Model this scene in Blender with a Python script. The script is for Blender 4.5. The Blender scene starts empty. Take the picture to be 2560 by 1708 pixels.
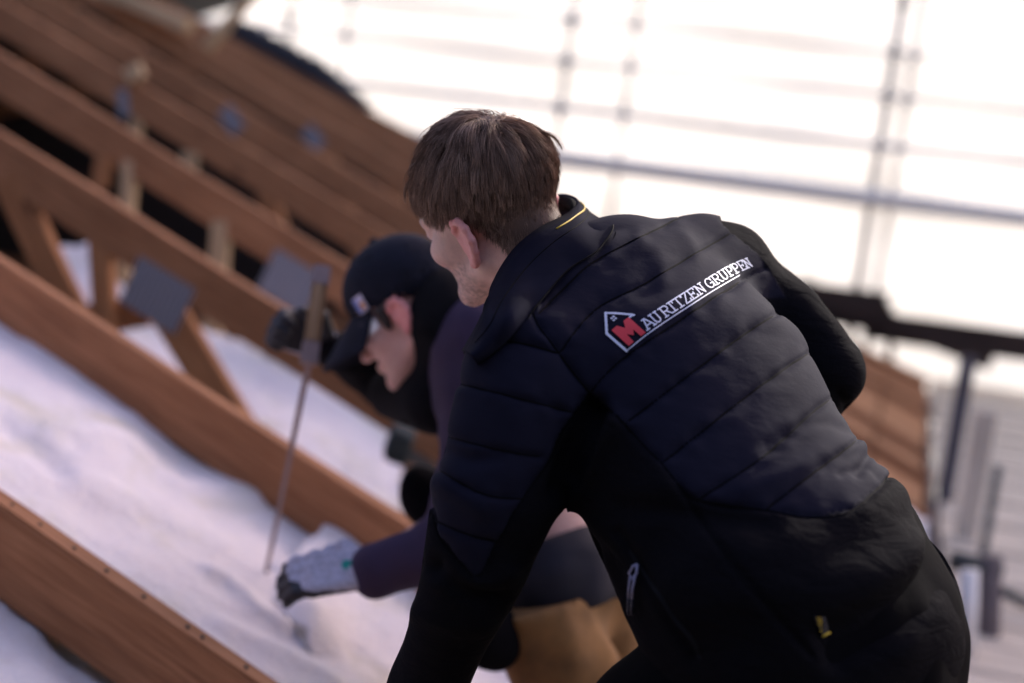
import bpy, bmesh, math, random
import numpy as np
from mathutils import Vector, Matrix
from mathutils.bvhtree import BVHTree

random.seed(7); np.random.seed(7)
SC = bpy.context.scene
COL = SC.collection
rad = math.radians

# ---------------------------------------------------------------- camera
FPX = 2560 * 50 / 36.0
CX, CY = 1280.0, 854.0
H = 5.6                                   # eye height above the garden
def _basis(vx, vy, roll):
    Y = np.array([vx - CX, vy - CY, FPX]); Y /= np.linalg.norm(Y)
    h = np.array([math.cos(roll), math.sin(roll), 0.0])
    Z = np.cross(Y, h); Z /= np.linalg.norm(Z)
    if Z[1] > 0: Z = -Z
    return np.stack([np.cross(Y, Z), Y, Z], 1)      # columns: world axes in the camera frame
MW = _basis(2300, 560, rad(7.5))
CAMLOC = np.array([0, 0, H])
def P(u, v, d):                            # a point seen at (u, v) and d metres deep
    c = np.array([(u - CX) / FPX * d, (v - CY) / FPX * d, d])
    return MW.T @ c + CAMLOC
def D(x, y, z):                            # a direction given right, down, away
    return MW.T @ np.array([x, y, z], float)
def PIX(Q):                                # points (n,3) -> pixel u, v, depth
    c = (np.asarray(Q) - CAMLOC) @ MW.T
    return c[:, 0] / c[:, 2] * FPX + CX, c[:, 1] / c[:, 2] * FPX + CY, c[:, 2]
def PY(u, v, Y):                           # a point seen at (u, v) on the plane y = Y
    r = P(u, v, 1.0) - CAMLOC
    return CAMLOC + r * (Y / r[1])
def PZ(u, v, Z):
    r = P(u, v, 1.0) - CAMLOC
    return CAMLOC + r * ((Z - H) / r[2])

cam = bpy.data.cameras.new('camera'); camo = bpy.data.objects.new('camera', cam); COL.objects.link(camo)
cam.sensor_width = 36; cam.lens = 50; cam.clip_start = .05; cam.clip_end = 500
m = MW.T
camo.matrix_world = Matrix(((m[0, 0], -m[0, 1], -m[0, 2], 0), (m[1, 0], -m[1, 1], -m[1, 2], 0), (m[2, 0], -m[2, 1], -m[2, 2], H), (0, 0, 0, 1)))
cam.dof.use_dof = True; cam.dof.focus_distance = 1.74; cam.dof.aperture_fstop = 1.8
SC.camera = camo

# ---------------------------------------------------------------- light
SUN_EL, SUN_AZ = rad(31), rad(24)           # azimuth from +Y towards +X
w = bpy.data.worlds.new('World'); SC.world = w; w.use_nodes = True
nt = w.node_tree; nt.nodes.clear()
sky = nt.nodes.new('ShaderNodeTexSky'); sky.sky_type = 'NISHITA'; sky.sun_disc = False
sky.sun_elevation = SUN_EL; sky.sun_rotation = SUN_AZ; sky.dust_density = 3.0; sky.air_density = 1.0; sky.ozone_density = 1.0
bg = nt.nodes.new('ShaderNodeBackground'); bg.inputs[1].default_value = .15
wo = nt.nodes.new('ShaderNodeOutputWorld')
tn = nt.nodes.new('ShaderNodeMix'); tn.data_type = 'RGBA'; tn.blend_type = 'MULTIPLY'; tn.inputs[0].default_value = 1; tn.inputs[7].default_value = (1.15, .945, 1.0, 1)
nt.links.new(sky.outputs[0], tn.inputs[6]); nt.links.new(tn.outputs[2], bg.inputs[0]); nt.links.new(bg.outputs[0], wo.inputs[0])
sl = bpy.data.lights.new('sun', 'SUN'); sl.energy = 2.2; sl.angle = rad(.53); sl.color = (1, .95, .86)
so = bpy.data.objects.new('sun', sl); COL.objects.link(so)
sd = Vector((math.sin(SUN_AZ) * math.cos(SUN_EL), math.cos(SUN_AZ) * math.cos(SUN_EL), math.sin(SUN_EL)))
so.rotation_euler = sd.to_track_quat('Z', 'Y').to_euler(); so.location = (4, 20, 20)
SC.view_settings.view_transform = 'Standard'; SC.view_settings.look = 'None'
SC.view_settings.exposure = 1.15; SC.view_settings.gamma = 1
SC.render.engine = 'CYCLES'

# ---------------------------------------------------------------- materials
def mat(name):
    m = bpy.data.materials.new(name); m.use_nodes = True
    nt = m.node_tree; b = nt.nodes['Principled BSDF']
    return m, nt, b, nt.nodes.new, nt.links.new
def ramp(nt, fac, stops):
    r = nt.nodes.new('ShaderNodeValToRGB'); e = r.color_ramp.elements
    while len(e) < len(stops): e.new(.5)
    for i, (p, c) in enumerate(stops): e[i].position = p; e[i].color = (*c, 1)
    nt.links.new(fac, r.inputs[0]); return r.outputs[0]
def noise(nt, scale, detail=4, rough=.55, vec=None, stretch=None, dist=0):
    n = nt.nodes.new('ShaderNodeTexNoise'); n.inputs['Scale'].default_value = scale
    n.inputs['Detail'].default_value = detail; n.inputs['Roughness'].default_value = rough; n.inputs['Distortion'].default_value = dist
    if vec is None:
        tc = nt.nodes.new('ShaderNodeTexCoord'); vec = tc.outputs['Object']
    if stretch:
        mp = nt.nodes.new('ShaderNodeMapping'); mp.inputs['Scale'].default_value = stretch
        nt.links.new(vec, mp.inputs[0]); vec = mp.outputs[0]
    nt.links.new(vec, n.inputs['Vector']); return n.outputs[0]
def bump(nt, b, h, strength=.3, dist=.01, prev=None):
    n = nt.nodes.new('ShaderNodeBump'); n.inputs['Strength'].default_value = strength; n.inputs['Distance'].default_value = dist
    nt.links.new(h, n.inputs['Height'])
    if prev: nt.links.new(prev, n.inputs['Normal'])
    nt.links.new(n.outputs[0], b.inputs['Normal']); return n.outputs[0]
def mixc(nt, fac, a, b, mode='MIX'):
    n = nt.nodes.new('ShaderNodeMix'); n.data_type = 'RGBA'; n.blend_type = mode
    for s, v in ((0, fac), (6, a), (7, b)):
        if isinstance(v, (int, float)): n.inputs[s].default_value = v
        elif isinstance(v, tuple): n.inputs[s].default_value = (*v, 1)
        else: nt.links.new(v, n.inputs[s])
    return n.outputs[2]
def plain(name, col, rough=.7, metal=0, var=.25, scale=20, bmp=.15, bscale=60, spec=.5):
    m, nt, b, N, L = mat(name)
    f = noise(nt, scale)
    L(ramp(nt, f, [(.3, tuple(c * (1 - var) for c in col)), (.7, tuple(min(1, c * (1 + var)) for c in col))]), b.inputs['Base Color'])
    b.inputs['Roughness'].default_value = rough; b.inputs['Metallic'].default_value = metal; b.inputs['Specular IOR Level'].default_value = spec
    if bmp: bump(nt, b, noise(nt, bscale, 5), bmp, .004)
    return m
def attr(nt, name):
    a = nt.nodes.new('ShaderNodeAttribute'); a.attribute_name = name; return a

def wood(name, dark, mid, light, rough=.75, knots=True, spec=.3):
    m, nt, b, N, L = mat(name)
    oi = N('ShaderNodeObjectInfo'); tc = N('ShaderNodeTexCoord')
    off = N('ShaderNodeVectorMath'); off.operation = 'MULTIPLY_ADD'
    cmb = N('ShaderNodeCombineXYZ'); L(oi.outputs['Random'], cmb.inputs[0]); L(oi.outputs['Random'], cmb.inputs[1]); L(oi.outputs['Random'], cmb.inputs[2])
    L(cmb.outputs[0], off.inputs[0]); off.inputs[1].default_value = (37, 19, 53); L(tc.outputs['Object'], off.inputs[2])
    v = off.outputs[0]
    g1 = noise(nt, 9, 6, .62, v, (.35, 9, 9), .6)
    g2 = noise(nt, 30, 4, .6, v, (.25, 9, 12), .3)
    big = noise(nt, 2.2, 3, .5, v, (1, 2, 2))
    c = ramp(nt, g1, [(.30, tuple(x * .7 for x in dark)), (.5, mid), (.70, light)])
    c = mixc(nt, .45, c, ramp(nt, g2, [(.38, tuple(x * .8 for x in dark)), (.62, light)]), 'MULTIPLY' if False else 'MIX')
    c = mixc(nt, ramp(nt, big, [(.35, (0, 0, 0)), (.7, (.55, .55, .55))]), c, tuple(x * .55 for x in mid))
    if knots:
        vo = N('ShaderNodeTexVoronoi'); vo.inputs['Scale'].default_value = 2.6
        mp = N('ShaderNodeMapping'); mp.inputs['Scale'].default_value = (1.3, 3.2, 3.2); L(v, mp.inputs[0]); L(mp.outputs[0], vo.inputs['Vector'])
        k = ramp(nt, vo.outputs['Distance'], [(.05, (.9, .9, .9)), (.14, (0, 0, 0))])
        c = mixc(nt, k, c, tuple(x * .35 for x in dark))
    L(c, b.inputs['Base Color']); b.inputs['Roughness'].default_value = rough; b.inputs['Specular IOR Level'].default_value = spec
    bump(nt, b, g2, .35, .003)
    return m

M = {}
M['rafter'] = wood('rafter_wood', (.22, .088, .036), (.43, .180, .076), (.60, .29, .14))
M['web'] = wood('web_wood', (.24, .092, .036), (.46, .19, .078), (.60, .30, .13))
M['plank'] = wood('pale_wood', (.42, .26, .13), (.62, .42, .23), (.76, .56, .34))
M['deck'] = wood('deck_wood', (.52, .43, .33), (.68, .58, .46), (.78, .68, .56), knots=False)
M['dark_board'] = wood('dark_board', (.018, .010, .007), (.04, .022, .016), (.06, .035, .026), knots=False)
M['fascia'] = wood('fascia_wood', (.10, .075, .07), (.17, .13, .125), (.24, .19, .18), knots=False)
M['felt'] = plain('roofing_felt', (.02, .019, .024), .85, bmp=.4, bscale=250)
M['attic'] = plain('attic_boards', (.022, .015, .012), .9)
M['ground'] = plain('lawn', (.10, .11, .05), .95, scale=1.5, var=.4)
M['shade_wall'] = plain('shade_wall_black', (.02, .02, .022), .9)  # dark coat of the added light-blocking wall
M['brick'] = plain('house_wall', (.30, .17, .11), .9)
M['steel'] = plain('galvanised_tube', (.34, .33, .32), .6, .2, .15, 12, .05)
M['tube_light'] = plain('pale_aluminium_tube', (.74, .69, .63), .8, 0, .1, 12, .05)
M['coupler'] = plain('coupler_steel', (.07, .075, .07), .6, .5)
M['coupler_far'] = plain('galvanised_coupler', (.26, .27, .27), .6, .3)
M['greypole'] = plain('grey_pole', (.075, .065, .072), .8, 0, spec=.2)
M['whitepipe'] = plain('white_pipe', (.85, .80, .74), .4, bmp=0, var=.05)
M['glove_dark'] = plain('glove_rubber', (.012, .012, .018), .6)
M['tan'] = plain('tan_canvas', (.20, .098, .028), .85, scale=9, var=.4, bmp=.35, bscale=35)
M['black_cloth'] = plain('black_cloth', (.0042, .0040, .0052), .95, scale=14, bmp=.5, bscale=18, spec=.04)
M['navy_cloth'] = plain('navy_cloth', (.006, .006, .015), .85, scale=10, bmp=.35, bscale=25)
M['purple'] = plain('plum_softshell', (.036, .021, .050), .8, scale=6, bmp=.3, bscale=18, spec=.3)
M['cap'] = plain('cap_cotton', (.008, .009, .019), .85, scale=30, bmp=.1, bscale=300, spec=.25)

# nail plate: galvanised, pressed rows of teeth
m_, nt_, b_, N_, L_ = mat('nail_plate_steel')
wv = N_('ShaderNodeTexWave'); wv.bands_direction = 'X'; wv.inputs['Scale'].default_value = 16; wv.inputs['Distortion'].default_value = .4
tc_ = N_('ShaderNodeTexCoord'); L_(tc_.outputs['Object'], wv.inputs[0])
L_(ramp(nt_, wv.outputs[0], [(.25, (.05, .05, .065)), (.6, (.40, .39, .43))]), b_.inputs['Base Color'])
b_.inputs['Metallic'].default_value = .0; b_.inputs['Roughness'].default_value = .7; bump(nt_, b_, wv.outputs[0], .6, .003); M['plate'] = m_

# glass wool
m_, nt_, b_, N_, L_ = mat('glass_wool')
n1 = noise(nt_, 3.2, 5, .6, None, None, .4); n2 = noise(nt_, 14, 6, .7); n3 = noise(nt_, 70, 5, .7)
c_ = ramp(nt_, n1, [(.3, (.82, .76, .78)), (.54, (.88, .83, .82)), (.64, (.79, .74, .66)), (.78, (.72, .65, .46))])
c_ = mixc(nt_, ramp(nt_, n2, [(.55, (0, 0, 0)), (.75, (.30, .30, .30))]), c_, (.62, .55, .55))
L_(c_, b_.inputs['Base Color']); b_.inputs['Roughness'].default_value = 1; b_.inputs['Specular IOR Level'].default_value = .05
q_ = bump(nt_, b_, n2, .5, .03); bump(nt_, b_, n3, .45, .008, q_); M['wool'] = m_
m_, nt_, b_, N_, L_ = mat('glass_wool_cut_edge')
n1 = noise(nt_, 40, 6, .7, None, (1, 1, 5)); L_(ramp(nt_, n1, [(.3, (.60, .50, .36)), (.7, (.82, .76, .68))]), b_.inputs['Base Color'])
b_.inputs['Roughness'].default_value = 1; bump(nt_, b_, n1, .6, .01); M['wool_edge'] = m_

# scaffold sheeting: white woven plastic, lets light through
m_, nt_, b_, N_, L_ = mat('white_scaffold_sheeting')
nt_.nodes.remove(b_); out = nt_.nodes['Material Output']
d1 = N_('ShaderNodeBsdfDiffuse'); t1 = N_('ShaderNodeBsdfTranslucent'); mx = N_('ShaderNodeMixShader'); mx.inputs[0].default_value = .72
nn = noise(nt_, .8, 4, .5, None, (1, 1, 1.5)); cc = ramp(nt_, nn, [(.3, (.52, .555, .55)), (.7, (.61, .645, .64))])
L_(cc, d1.inputs[0]); L_(cc, t1.inputs[0]); L_(d1.outputs[0], mx.inputs[1]); L_(t1.outputs[0], mx.inputs[2]); L_(mx.outputs[0], out.inputs[0])
M['sheet'] = m_

# ---------------------------------------------------------------- object helpers
def link(name, me, material, parent=None, loc=None):
    o = bpy.data.objects.new(name, me); COL.objects.link(o)
    if material is not None and not me.materials: me.materials.append(material)
    if loc is not None: o.location = loc
    if parent is not None:
        o.parent = parent
        if parent.type == 'EMPTY' or parent.location.length: o.matrix_parent_inverse = Matrix.Translation(-Vector(parent.location)) if not any(parent.rotation_euler) else parent.matrix_basis.inverted()
    return o
def empty(name, loc):
    o = bpy.data.objects.new(name, None); COL.objects.link(o); o.location = Vector(loc); o.empty_display_size = .1; return o
def tag(o, label, cat, group=None):
    o['label'] = label; o['category'] = cat
    if group: o['group'] = group
    return o
def struct(o): o['kind'] = 'structure'; return o
def bm_mesh(bm, name, smooth=False):
    me = bpy.data.meshes.new(name); bmesh.ops.recalc_face_normals(bm, faces=bm.faces); bm.to_mesh(me); bm.free()
    if smooth: me.polygons.foreach_set('use_smooth', [True] * len(me.polygons))
    return me
def box_local(sx, sy, sz, bev=.003, wob=0, seg=1):
    bm = bmesh.new(); bmesh.ops.create_cube(bm, size=1)
    for v in bm.verts: v.co = Vector((v.co.x * sx, v.co.y * sy, v.co.z * sz))
    if seg > 1:
        es = [e for e in bm.edges if abs(e.verts[0].co.x - e.verts[1].co.x) > sx * .9]
        bmesh.ops.subdivide_edges(bm, edges=es, cuts=seg - 1)
    if wob:
        for v in bm.verts:
            v.co.y += random.uniform(-wob, wob); v.co.z += random.uniform(-wob, wob)
    if bev: bmesh.ops.bevel(bm, geom=[e for e in bm.edges if e.calc_face_angle(0) > .8], offset=bev, segments=2, affect='EDGES')
    return bm
def beam(name, a, b, wy, hz, material, parent=None, up=(0, 0, 1), bev=.003, wob=0, seg=1):
    """timber from a to b (centre line); wy thick across, hz deep along 'up'"""
    a, b = Vector(a), Vector(b); x = (b - a); L = x.length; x.normalize()
    z = Vector(up) - x * Vector(up).dot(x); z.normalize(); y = z.cross(x)
    me = bm_mesh(box_local(L, wy, hz, bev, wob, seg), name)
    o = bpy.data.objects.new(name, me); COL.objects.link(o); me.materials.append(material)
    c = (a + b) / 2
    mw = Matrix(((x.x, y.x, z.x, c.x), (x.y, y.y, z.y, c.y), (x.z, y.z, z.z, c.z), (0, 0, 0, 1)))
    put(o, mw, parent); return o
def put(o, mw, parent):
    if parent is not None:
        o.parent = parent
        o.matrix_parent_inverse = Matrix.Identity(4)
        o.matrix_basis = Matrix.Translation(-Vector(parent.location)) @ mw
    else: o.matrix_basis = mw
def tube_mesh(pts, rads, n=10, name='tube', cap=True):
    pts = [Vector(p) for p in pts]
    if isinstance(rads, (int, float)): rads = [rads] * len(pts)
    V, F = [], []; pn = None
    for i, p in enumerate(pts):
        t = (pts[min(i + 1, len(pts) - 1)] - pts[max(i - 1, 0)]).normalized()
        if pn is None: pn = t.orthogonal().normalized()
        pn = (pn - t * pn.dot(t)).normalized(); q = t.cross(pn)
        for k in range(n):
            a = 2 * math.pi * k / n; V.append(p + (pn * math.cos(a) + q * math.sin(a)) * rads[i])
    for i in range(len(pts) - 1):
        for k in range(n): F.append((i * n + k, i * n + (k + 1) % n, (i + 1) * n + (k + 1) % n, (i + 1) * n + k))
    if cap: F.append(tuple(range(n))[::-1]); F.append(tuple(range((len(pts) - 1) * n, len(pts) * n)))
    me = bpy.data.meshes.new(name); me.from_pydata([tuple(v) for v in V], [], F); me.polygons.foreach_set('use_smooth', [True] * len(F)); return me
def world_mesh(name, V, F, material, parent=None, smooth=True):
    me = bpy.data.meshes.new(name); me.from_pydata([tuple(map(float, v)) for v in V], [], [tuple(map(int, f)) for f in F])
    if smooth: me.polygons.foreach_set('use_smooth', [True] * len(me.polygons))
    me.materials.append(material); me.update()
    o = bpy.data.objects.new(name, me); COL.objects.link(o)
    if parent is not None: put(o, Matrix.Identity(4), parent)
    return o
def adopt(o, parent): put(o, o.matrix_basis.copy(), parent); return o

# ---------------------------------------------------------------- implicit surfaces
def unit(v): v = np.asarray(v, float); return v / np.linalg.norm(v)
def smin(a, b, k):
    h = np.clip(.5 + .5 * (b - a) / k, 0, 1); return b + (a - b) * h - k * h * (1 - h)
def capsule(a, b, r1, r2):
    a = np.asarray(a, float); b = np.asarray(b, float); ba = b - a; l2 = ba @ ba
    def f(Q):
        t = np.clip(((Q - a) @ ba) / l2, 0, 1)
        return np.linalg.norm(Q - a - t[:, None] * ba, axis=1) - (r1 + (r2 - r1) * t)
    return f
def ellip(c, R, rr):
    c = np.asarray(c, float); R = np.asarray(R, float); rr = np.asarray(rr, float)   # R rows = local axes in world
    def f(Q):
        q = (Q - c) @ R.T; k0 = np.linalg.norm(q / rr, axis=1); k1 = np.linalg.norm(q / rr ** 2, axis=1) + 1e-9
        return k0 * (k0 - 1) / k1
    return f
def etube(nodes):
    """nodes: (centre, right_dir, half width, half depth); a tube of elliptical section"""
    C = [np.asarray(n[0], float) for n in nodes]; Rr = [unit(n[1]) for n in nodes]
    A = [n[2] for n in nodes]; B = [n[3] for n in nodes]
    def f(Q):
        best = np.full(len(Q), 1e9)
        for i in range(len(C) - 1):
            ba = C[i + 1] - C[i]; L = np.linalg.norm(ba); ax = ba / L
            tr = ((Q - C[i]) @ ax) / L; t = np.clip(tr, 0, 1)
            p = Q - C[i] - t[:, None] * ba
            r = Rr[i] + (Rr[i + 1] - Rr[i]) * t[:, None]
            r = r - (r @ ax)[:, None] * ax; r /= np.linalg.norm(r, axis=1)[:, None]
            fw = np.cross(r, ax)
            a = A[i] + (A[i + 1] - A[i]) * t; b = B[i] + (B[i + 1] - B[i]) * t
            x = (p * r).sum(1); y = (p * fw).sum(1); z = (tr - t) * L
            mn = np.minimum(a, b)
            k = np.sqrt((x / a) ** 2 + (y / b) ** 2 + (z / mn) ** 2)
            g = np.sqrt((x / a ** 2) ** 2 + (y / b ** 2) ** 2 + (z / mn ** 2) ** 2) + 1e-9
            best = np.minimum(best, np.where(k > 1e-6, k * (k - 1) / g, -mn))
        return best
    return f
def union(fs, k=.02):
    def f(Q):
        d = fs[0](Q)
        for g in fs[1:]: d = smin(d, g(Q), k)
        return d
    return f
def mesh_sdf(f, lo, hi, h):
    """surface nets on a sparse grid"""
    lo = np.asarray(lo, float); hi = np.asarray(hi, float)
    B = 8; n = (np.ceil((hi - lo) / (h * B)).astype(int)) * B
    F = np.ones(n + 1, np.float32)
    nb = n // B
    ii = np.stack(np.meshgrid(*[np.arange(k) for k in nb], indexing='ij'), -1).reshape(-1, 3)
    cen = lo + (ii * B + B / 2) * h
    d = f(cen); near = np.abs(d) < h * B * 1.25
    # blocks well inside get a negative fill
    for s, inside in zip(ii[~near], d[~near] < 0):
        if inside: F[s[0] * B:s[0] * B + B + 1, s[1] * B:s[1] * B + B + 1, s[2] * B:s[2] * B + B + 1] = -1
    loc = np.stack(np.meshgrid(*[np.arange(B + 1)] * 3, indexing='ij'), -1).reshape(-1, 3)
    blk = ii[near]
    for s in range(0, len(blk), 256):
        bb = blk[s:s + 256]; idx = (bb[:, None, :] * B + loc[None]).reshape(-1, 3)
        F[idx[:, 0], idx[:, 1], idx[:, 2]] = f(lo + idx * h)
    I = F < 0
    nx, ny, nz = n
    cnt = np.zeros(n, np.int8)
    offs = [(a, b, c) for a in (0, 1) for b in (0, 1) for c in (0, 1)]
    for a, b, c in offs: cnt += I[a:a + nx, b:b + ny, c:c + nz]
    act = (cnt > 0) & (cnt < 8); ci = np.argwhere(act)
    vid = np.full(n, -1, np.int64); vid[act] = np.arange(len(ci))
    pos = np.zeros((len(ci), 3)); num = np.zeros(len(ci))
    vals = {o: F[ci[:, 0] + o[0], ci[:, 1] + o[1], ci[:, 2] + o[2]] for o in offs}
    for o in offs:
        for ax in range(3):
            if o[ax]: continue
            p = list(o); p[ax] = 1; p = tuple(p); f0, f1 = vals[o], vals[p]; c = (f0 < 0) != (f1 < 0)
            t = np.where(c, f0 / np.where(c, f0 - f1, 1), 0); q = np.array(o, float)[None] + np.zeros((len(ci), 3)); q[:, ax] += t
            pos[c] += q[c]; num += c
    V = lo + (ci + pos / num[:, None]) * h
    quads = []
    for ax in range(3):
        s0 = [slice(1, None)] * 3; s0[ax] = slice(0, n[ax])
        A = I[tuple(slice(0, n[k] + 1) if k != ax else slice(0, n[ax]) for k in range(3))]
        Bv = I[tuple(slice(0, n[k] + 1) if k != ax else slice(1, n[ax] + 1) for k in range(3))]
        e = np.argwhere(A != Bv); sgn = A[A != Bv]
        u, v = (ax + 1) % 3, (ax + 2) % 3
        ok = (e[:, u] > 0) & (e[:, v] > 0) & (e[:, u] < n[u]) & (e[:, v] < n[v]); e = e[ok]; sgn = sgn[ok]
        def g(du, dv):
            k = e.copy(); k[:, u] += du; k[:, v] += dv; return vid[k[:, 0], k[:, 1], k[:, 2]]
        q = np.stack([g(-1, -1), g(0, -1), g(0, 0), g(-1, 0)], 1); q[~sgn] = q[~sgn][:, ::-1]; quads.append(q)
    Q = np.concatenate(quads); Q = Q[(Q >= 0).all(1)]
    return V, Q
def vnormals(V, Q):
    a = V[Q[:, 2]] - V[Q[:, 0]]; b = V[Q[:, 3]] - V[Q[:, 1]]; fn = np.cross(a, b)
    N = np.zeros_like(V)
    for k in range(4): np.add.at(N, Q[:, k], fn)
    return N / (np.linalg.norm(N, axis=1)[:, None] + 1e-12)
def relax(V, Q, it=2, lam=.5):
    for _ in range(it):
        S = np.zeros_like(V); c = np.zeros(len(V))
        for k in range(4):
            a, b = Q[:, k], Q[:, (k + 1) % 4]
            np.add.at(S, a, V[b]); np.add.at(c, a, 1); np.add.at(S, b, V[a]); np.add.at(c, b, 1)
        V = V + lam * (S / np.maximum(c, 1)[:, None] - V)
    return V
def sdf_object(name, f, lo, hi, h, material, parent=None, it=2):
    V, Q = mesh_sdf(f, lo, hi, h); V = relax(V, Q, it)
    return world_mesh(name, V, Q, material, parent), V, Q
def bounds(pts, pad):
    pts = np.asarray(pts); return pts.min(0) - pad, pts.max(0) + pad
class VN:                                    # cheap vectorised value noise
    def __init__(s, seed): s.t = np.random.RandomState(seed).rand(32, 32, 32).astype(np.float32)
    def __call__(s, Q):
        i = np.floor(Q).astype(int); f = Q - i; f = f * f * (3 - 2 * f); r = 0
        for a in (0, 1):
            for b in (0, 1):
                for c in (0, 1):
                    wgt = (f[:, 0] if a else 1 - f[:, 0]) * (f[:, 1] if b else 1 - f[:, 1]) * (f[:, 2] if c else 1 - f[:, 2])
                    r = r + wgt * s.t[(i[:, 0] + a) % 32, (i[:, 1] + b) % 32, (i[:, 2] + c) % 32]
        return r * 2 - 1
def polydist(u, v, pts):
    best = np.full(len(u), 1e9)
    for (x0, y0), (x1, y1) in zip(pts[:-1], pts[1:]):
        dx, dy = x1 - x0, y1 - y0; t = np.clip(((u - x0) * dx + (v - y0) * dy) / (dx * dx + dy * dy + 1e-9), 0, 1)
        best = np.minimum(best, np.hypot(u - x0 - t * dx, v - y0 - t * dy))
    return best
def inpoly(u, v, pts):
    ins = np.zeros(len(u), bool); n = len(pts)
    for i in range(n):
        x0, y0 = pts[i]; x1, y1 = pts[(i + 1) % n]
        c = ((y0 > v) != (y1 > v)) & (u < (x1 - x0) * (v - y0) / (y1 - y0 + 1e-12) + x0); ins ^= c
    return ins
def smooth_line(pts, k=6):
    """Catmull-Rom through points"""
    pts = [np.asarray(p, float) for p in pts]; o = []
    for i in range(len(pts) - 1):
        p0, p1, p2, p3 = pts[max(i - 1, 0)], pts[i], pts[i + 1], pts[min(i + 2, len(pts) - 1)]
        for j in range(k):
            t = j / k
            o.append(.5 * ((2 * p1) + (-p0 + p2) * t + (2 * p0 - 5 * p1 + 4 * p2 - p3) * t * t + (-p0 + 3 * p1 - 3 * p2 + p3) * t ** 3))
    o.append(pts[-1]); return np.array(o)
# ================================================================ the setting
def sheet_quad(name, x0, x1, y0, y1, z, material):
    o = world_mesh(name, [(x0, y0, z), (x1, y0, z), (x1, y1, z), (x0, y1, z)], [(0, 1, 2, 3)], material, None, False); return struct(o)
sheet_quad('ground', -150, 150, -150, 150, 0, M['ground'])
PITCH = math.tan(rad(21.6)); EAVE = .26; RIDGE = -6.2
Y0, SP = 2.016, .95
def zroof(x): return H - 1.21 - PITCH * x
# house shell below the trusses
ZF = H - 1.62                              # top of the attic floor
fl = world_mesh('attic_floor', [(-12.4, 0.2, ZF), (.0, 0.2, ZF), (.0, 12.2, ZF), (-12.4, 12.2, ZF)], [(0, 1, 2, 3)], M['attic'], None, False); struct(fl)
hw = empty('house_walls', (-6.2, 6.2, 0)); tag(hw, 'brown masonry house walls carrying the open roof trusses', 'house')
for a, b in (((-12.3, .3), (-.1, .3)), ((-12.3, 12.1), (-.1, 12.1)), ((-.1, .3), (-.1, 12.1)), ((-12.3, .3), (-12.3, 12.1))):
    beam('wall', (a[0], a[1], (ZF - .03) / 2), (b[0], b[1], (ZF - .03) / 2), .25, ZF - .03, M['brick'], hw, bev=.01)
# tall dark wall behind the camera, unseen, added to block sky light
beam('added_shade_wall', (-9, -1.7, 3.75), (5, -1.7, 3.75), .3, 7.5, M['shade_wall'], hw, bev=.01)
# ---------------------------------------------------------------- trusses
TR = {}
def truss(k, zfun, label, thick=.047, deep=.148):
    Y = Y0 + SP * (k - 1); yc = Y + thick / 2
    t = empty('roof_truss', (0, yc, zfun(0)))
    tag(t, label, 'roof truss', 'open timber roof trusses')
    sl = (zfun(1) - zfun(0)); n = Vector((-sl, 0, 1)).normalized()
    a = Vector((RIDGE, yc, zfun(RIDGE))) - n * deep / 2; b = Vector((EAVE, yc, zfun(EAVE))) - n * deep / 2
    beam('top_chord', a, b, thick, deep, M['rafter'], t, up=n, bev=.004, wob=.0025, seg=24)
    zb = zfun(EAVE) - .30
    beam('bottom_chord', (RIDGE * 2 - EAVE, yc, zb), (EAVE - .1, yc, zb), thick, .12, M['rafter'], t)
    n2 = Vector((sl, 0, 1)).normalized()
    beam('far_chord', Vector((RIDGE - .05, yc, zfun(RIDGE) - .1)) - n2 * deep / 2, Vector((2 * RIDGE - EAVE, yc, zfun(EAVE) - .1)) - n2 * deep / 2, thick, deep, M['rafter'], t, up=n2)
    TR[k] = (t, Y, thick, zfun, zb, n)
    return t
def two_point(Y, yl, yr):
    A, B = PY(1000, yl, Y), PY(2250, yr, Y); s = (B[2] - A[2]) / (B[0] - A[0])
    return lambda x: A[2] + s * (x - A[0])
LB = {1: 'nearest weathered rafter truss crossing the bottom left corner', 2: 'second rafter truss, reaching the raised corner of white insulation',
      3: 'third rafter truss with large nail plate and diagonal web', 4: 'fourth rafter truss, its nail plate behind the insulation saw',
      5: 'fifth rafter truss back, above the black gaps', 6: 'sixth rafter truss back with small bluish plate', 7: 'seventh rafter truss, under the leaning stick',
      8: 'eighth rafter truss back, below the dark felt strip', 9: 'ninth rafter truss carrying the black felt strip on top', 10: 'tenth, second farthest truss, seen right of the black jacket', 11: 'farthest rafter truss, beside the bright slit at right'}
for k in range(1, 12):
    Y = Y0 + SP * (k - 1)
    if k <= 5: zf = zroof
    elif k == 6: zf = lambda x: zroof(x) - .015
    elif k == 7: zf = lambda x: zroof(x) + .02
    elif k == 8: zf = zroof
    else: zf = two_point(Y, {9: 318, 10: 326, 11: 330}[k], {9: 985, 10: 945, 11: 912}[k])
    truss(k, zf, LB[k])
def web(k, u0, v0, u1, v1, wdt=.095, name='web', off=0.0, mm='web', ext=0.0):
    t, Y, th, zf, zb, n = TR[k]; yc = Y + off
    a, b = PY(u0, v0, yc), PY(u1, v1, yc)
    d = unit(b - a); b = b + d * ext
    beam(name, a, b, .045, wdt, M[mm], t, up=(0.3, 0, 1) if abs(d[2]) < .9 else (1, 0, 0))
def plate(k, u, v, du, dv, L=.20, W=.15, off=-.003, ang=None):
    t, Y, th, zf, zb, n = TR[k]
    c = PY(u, v, Y + off); e = PY(u + du, v + dv, Y + off) - c; e[1] = 0; e = unit(e)
    beam('nail_plate', c - e * L / 2, c + e * L / 2, .0022, W, M['plate'], t, up=np.cross(e, (0, 1, 0)) if True else n, bev=.0005)
YC = .024
web(2, 300, 1000, 470, 1290, .1, off=YC, ext=.35)
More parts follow.
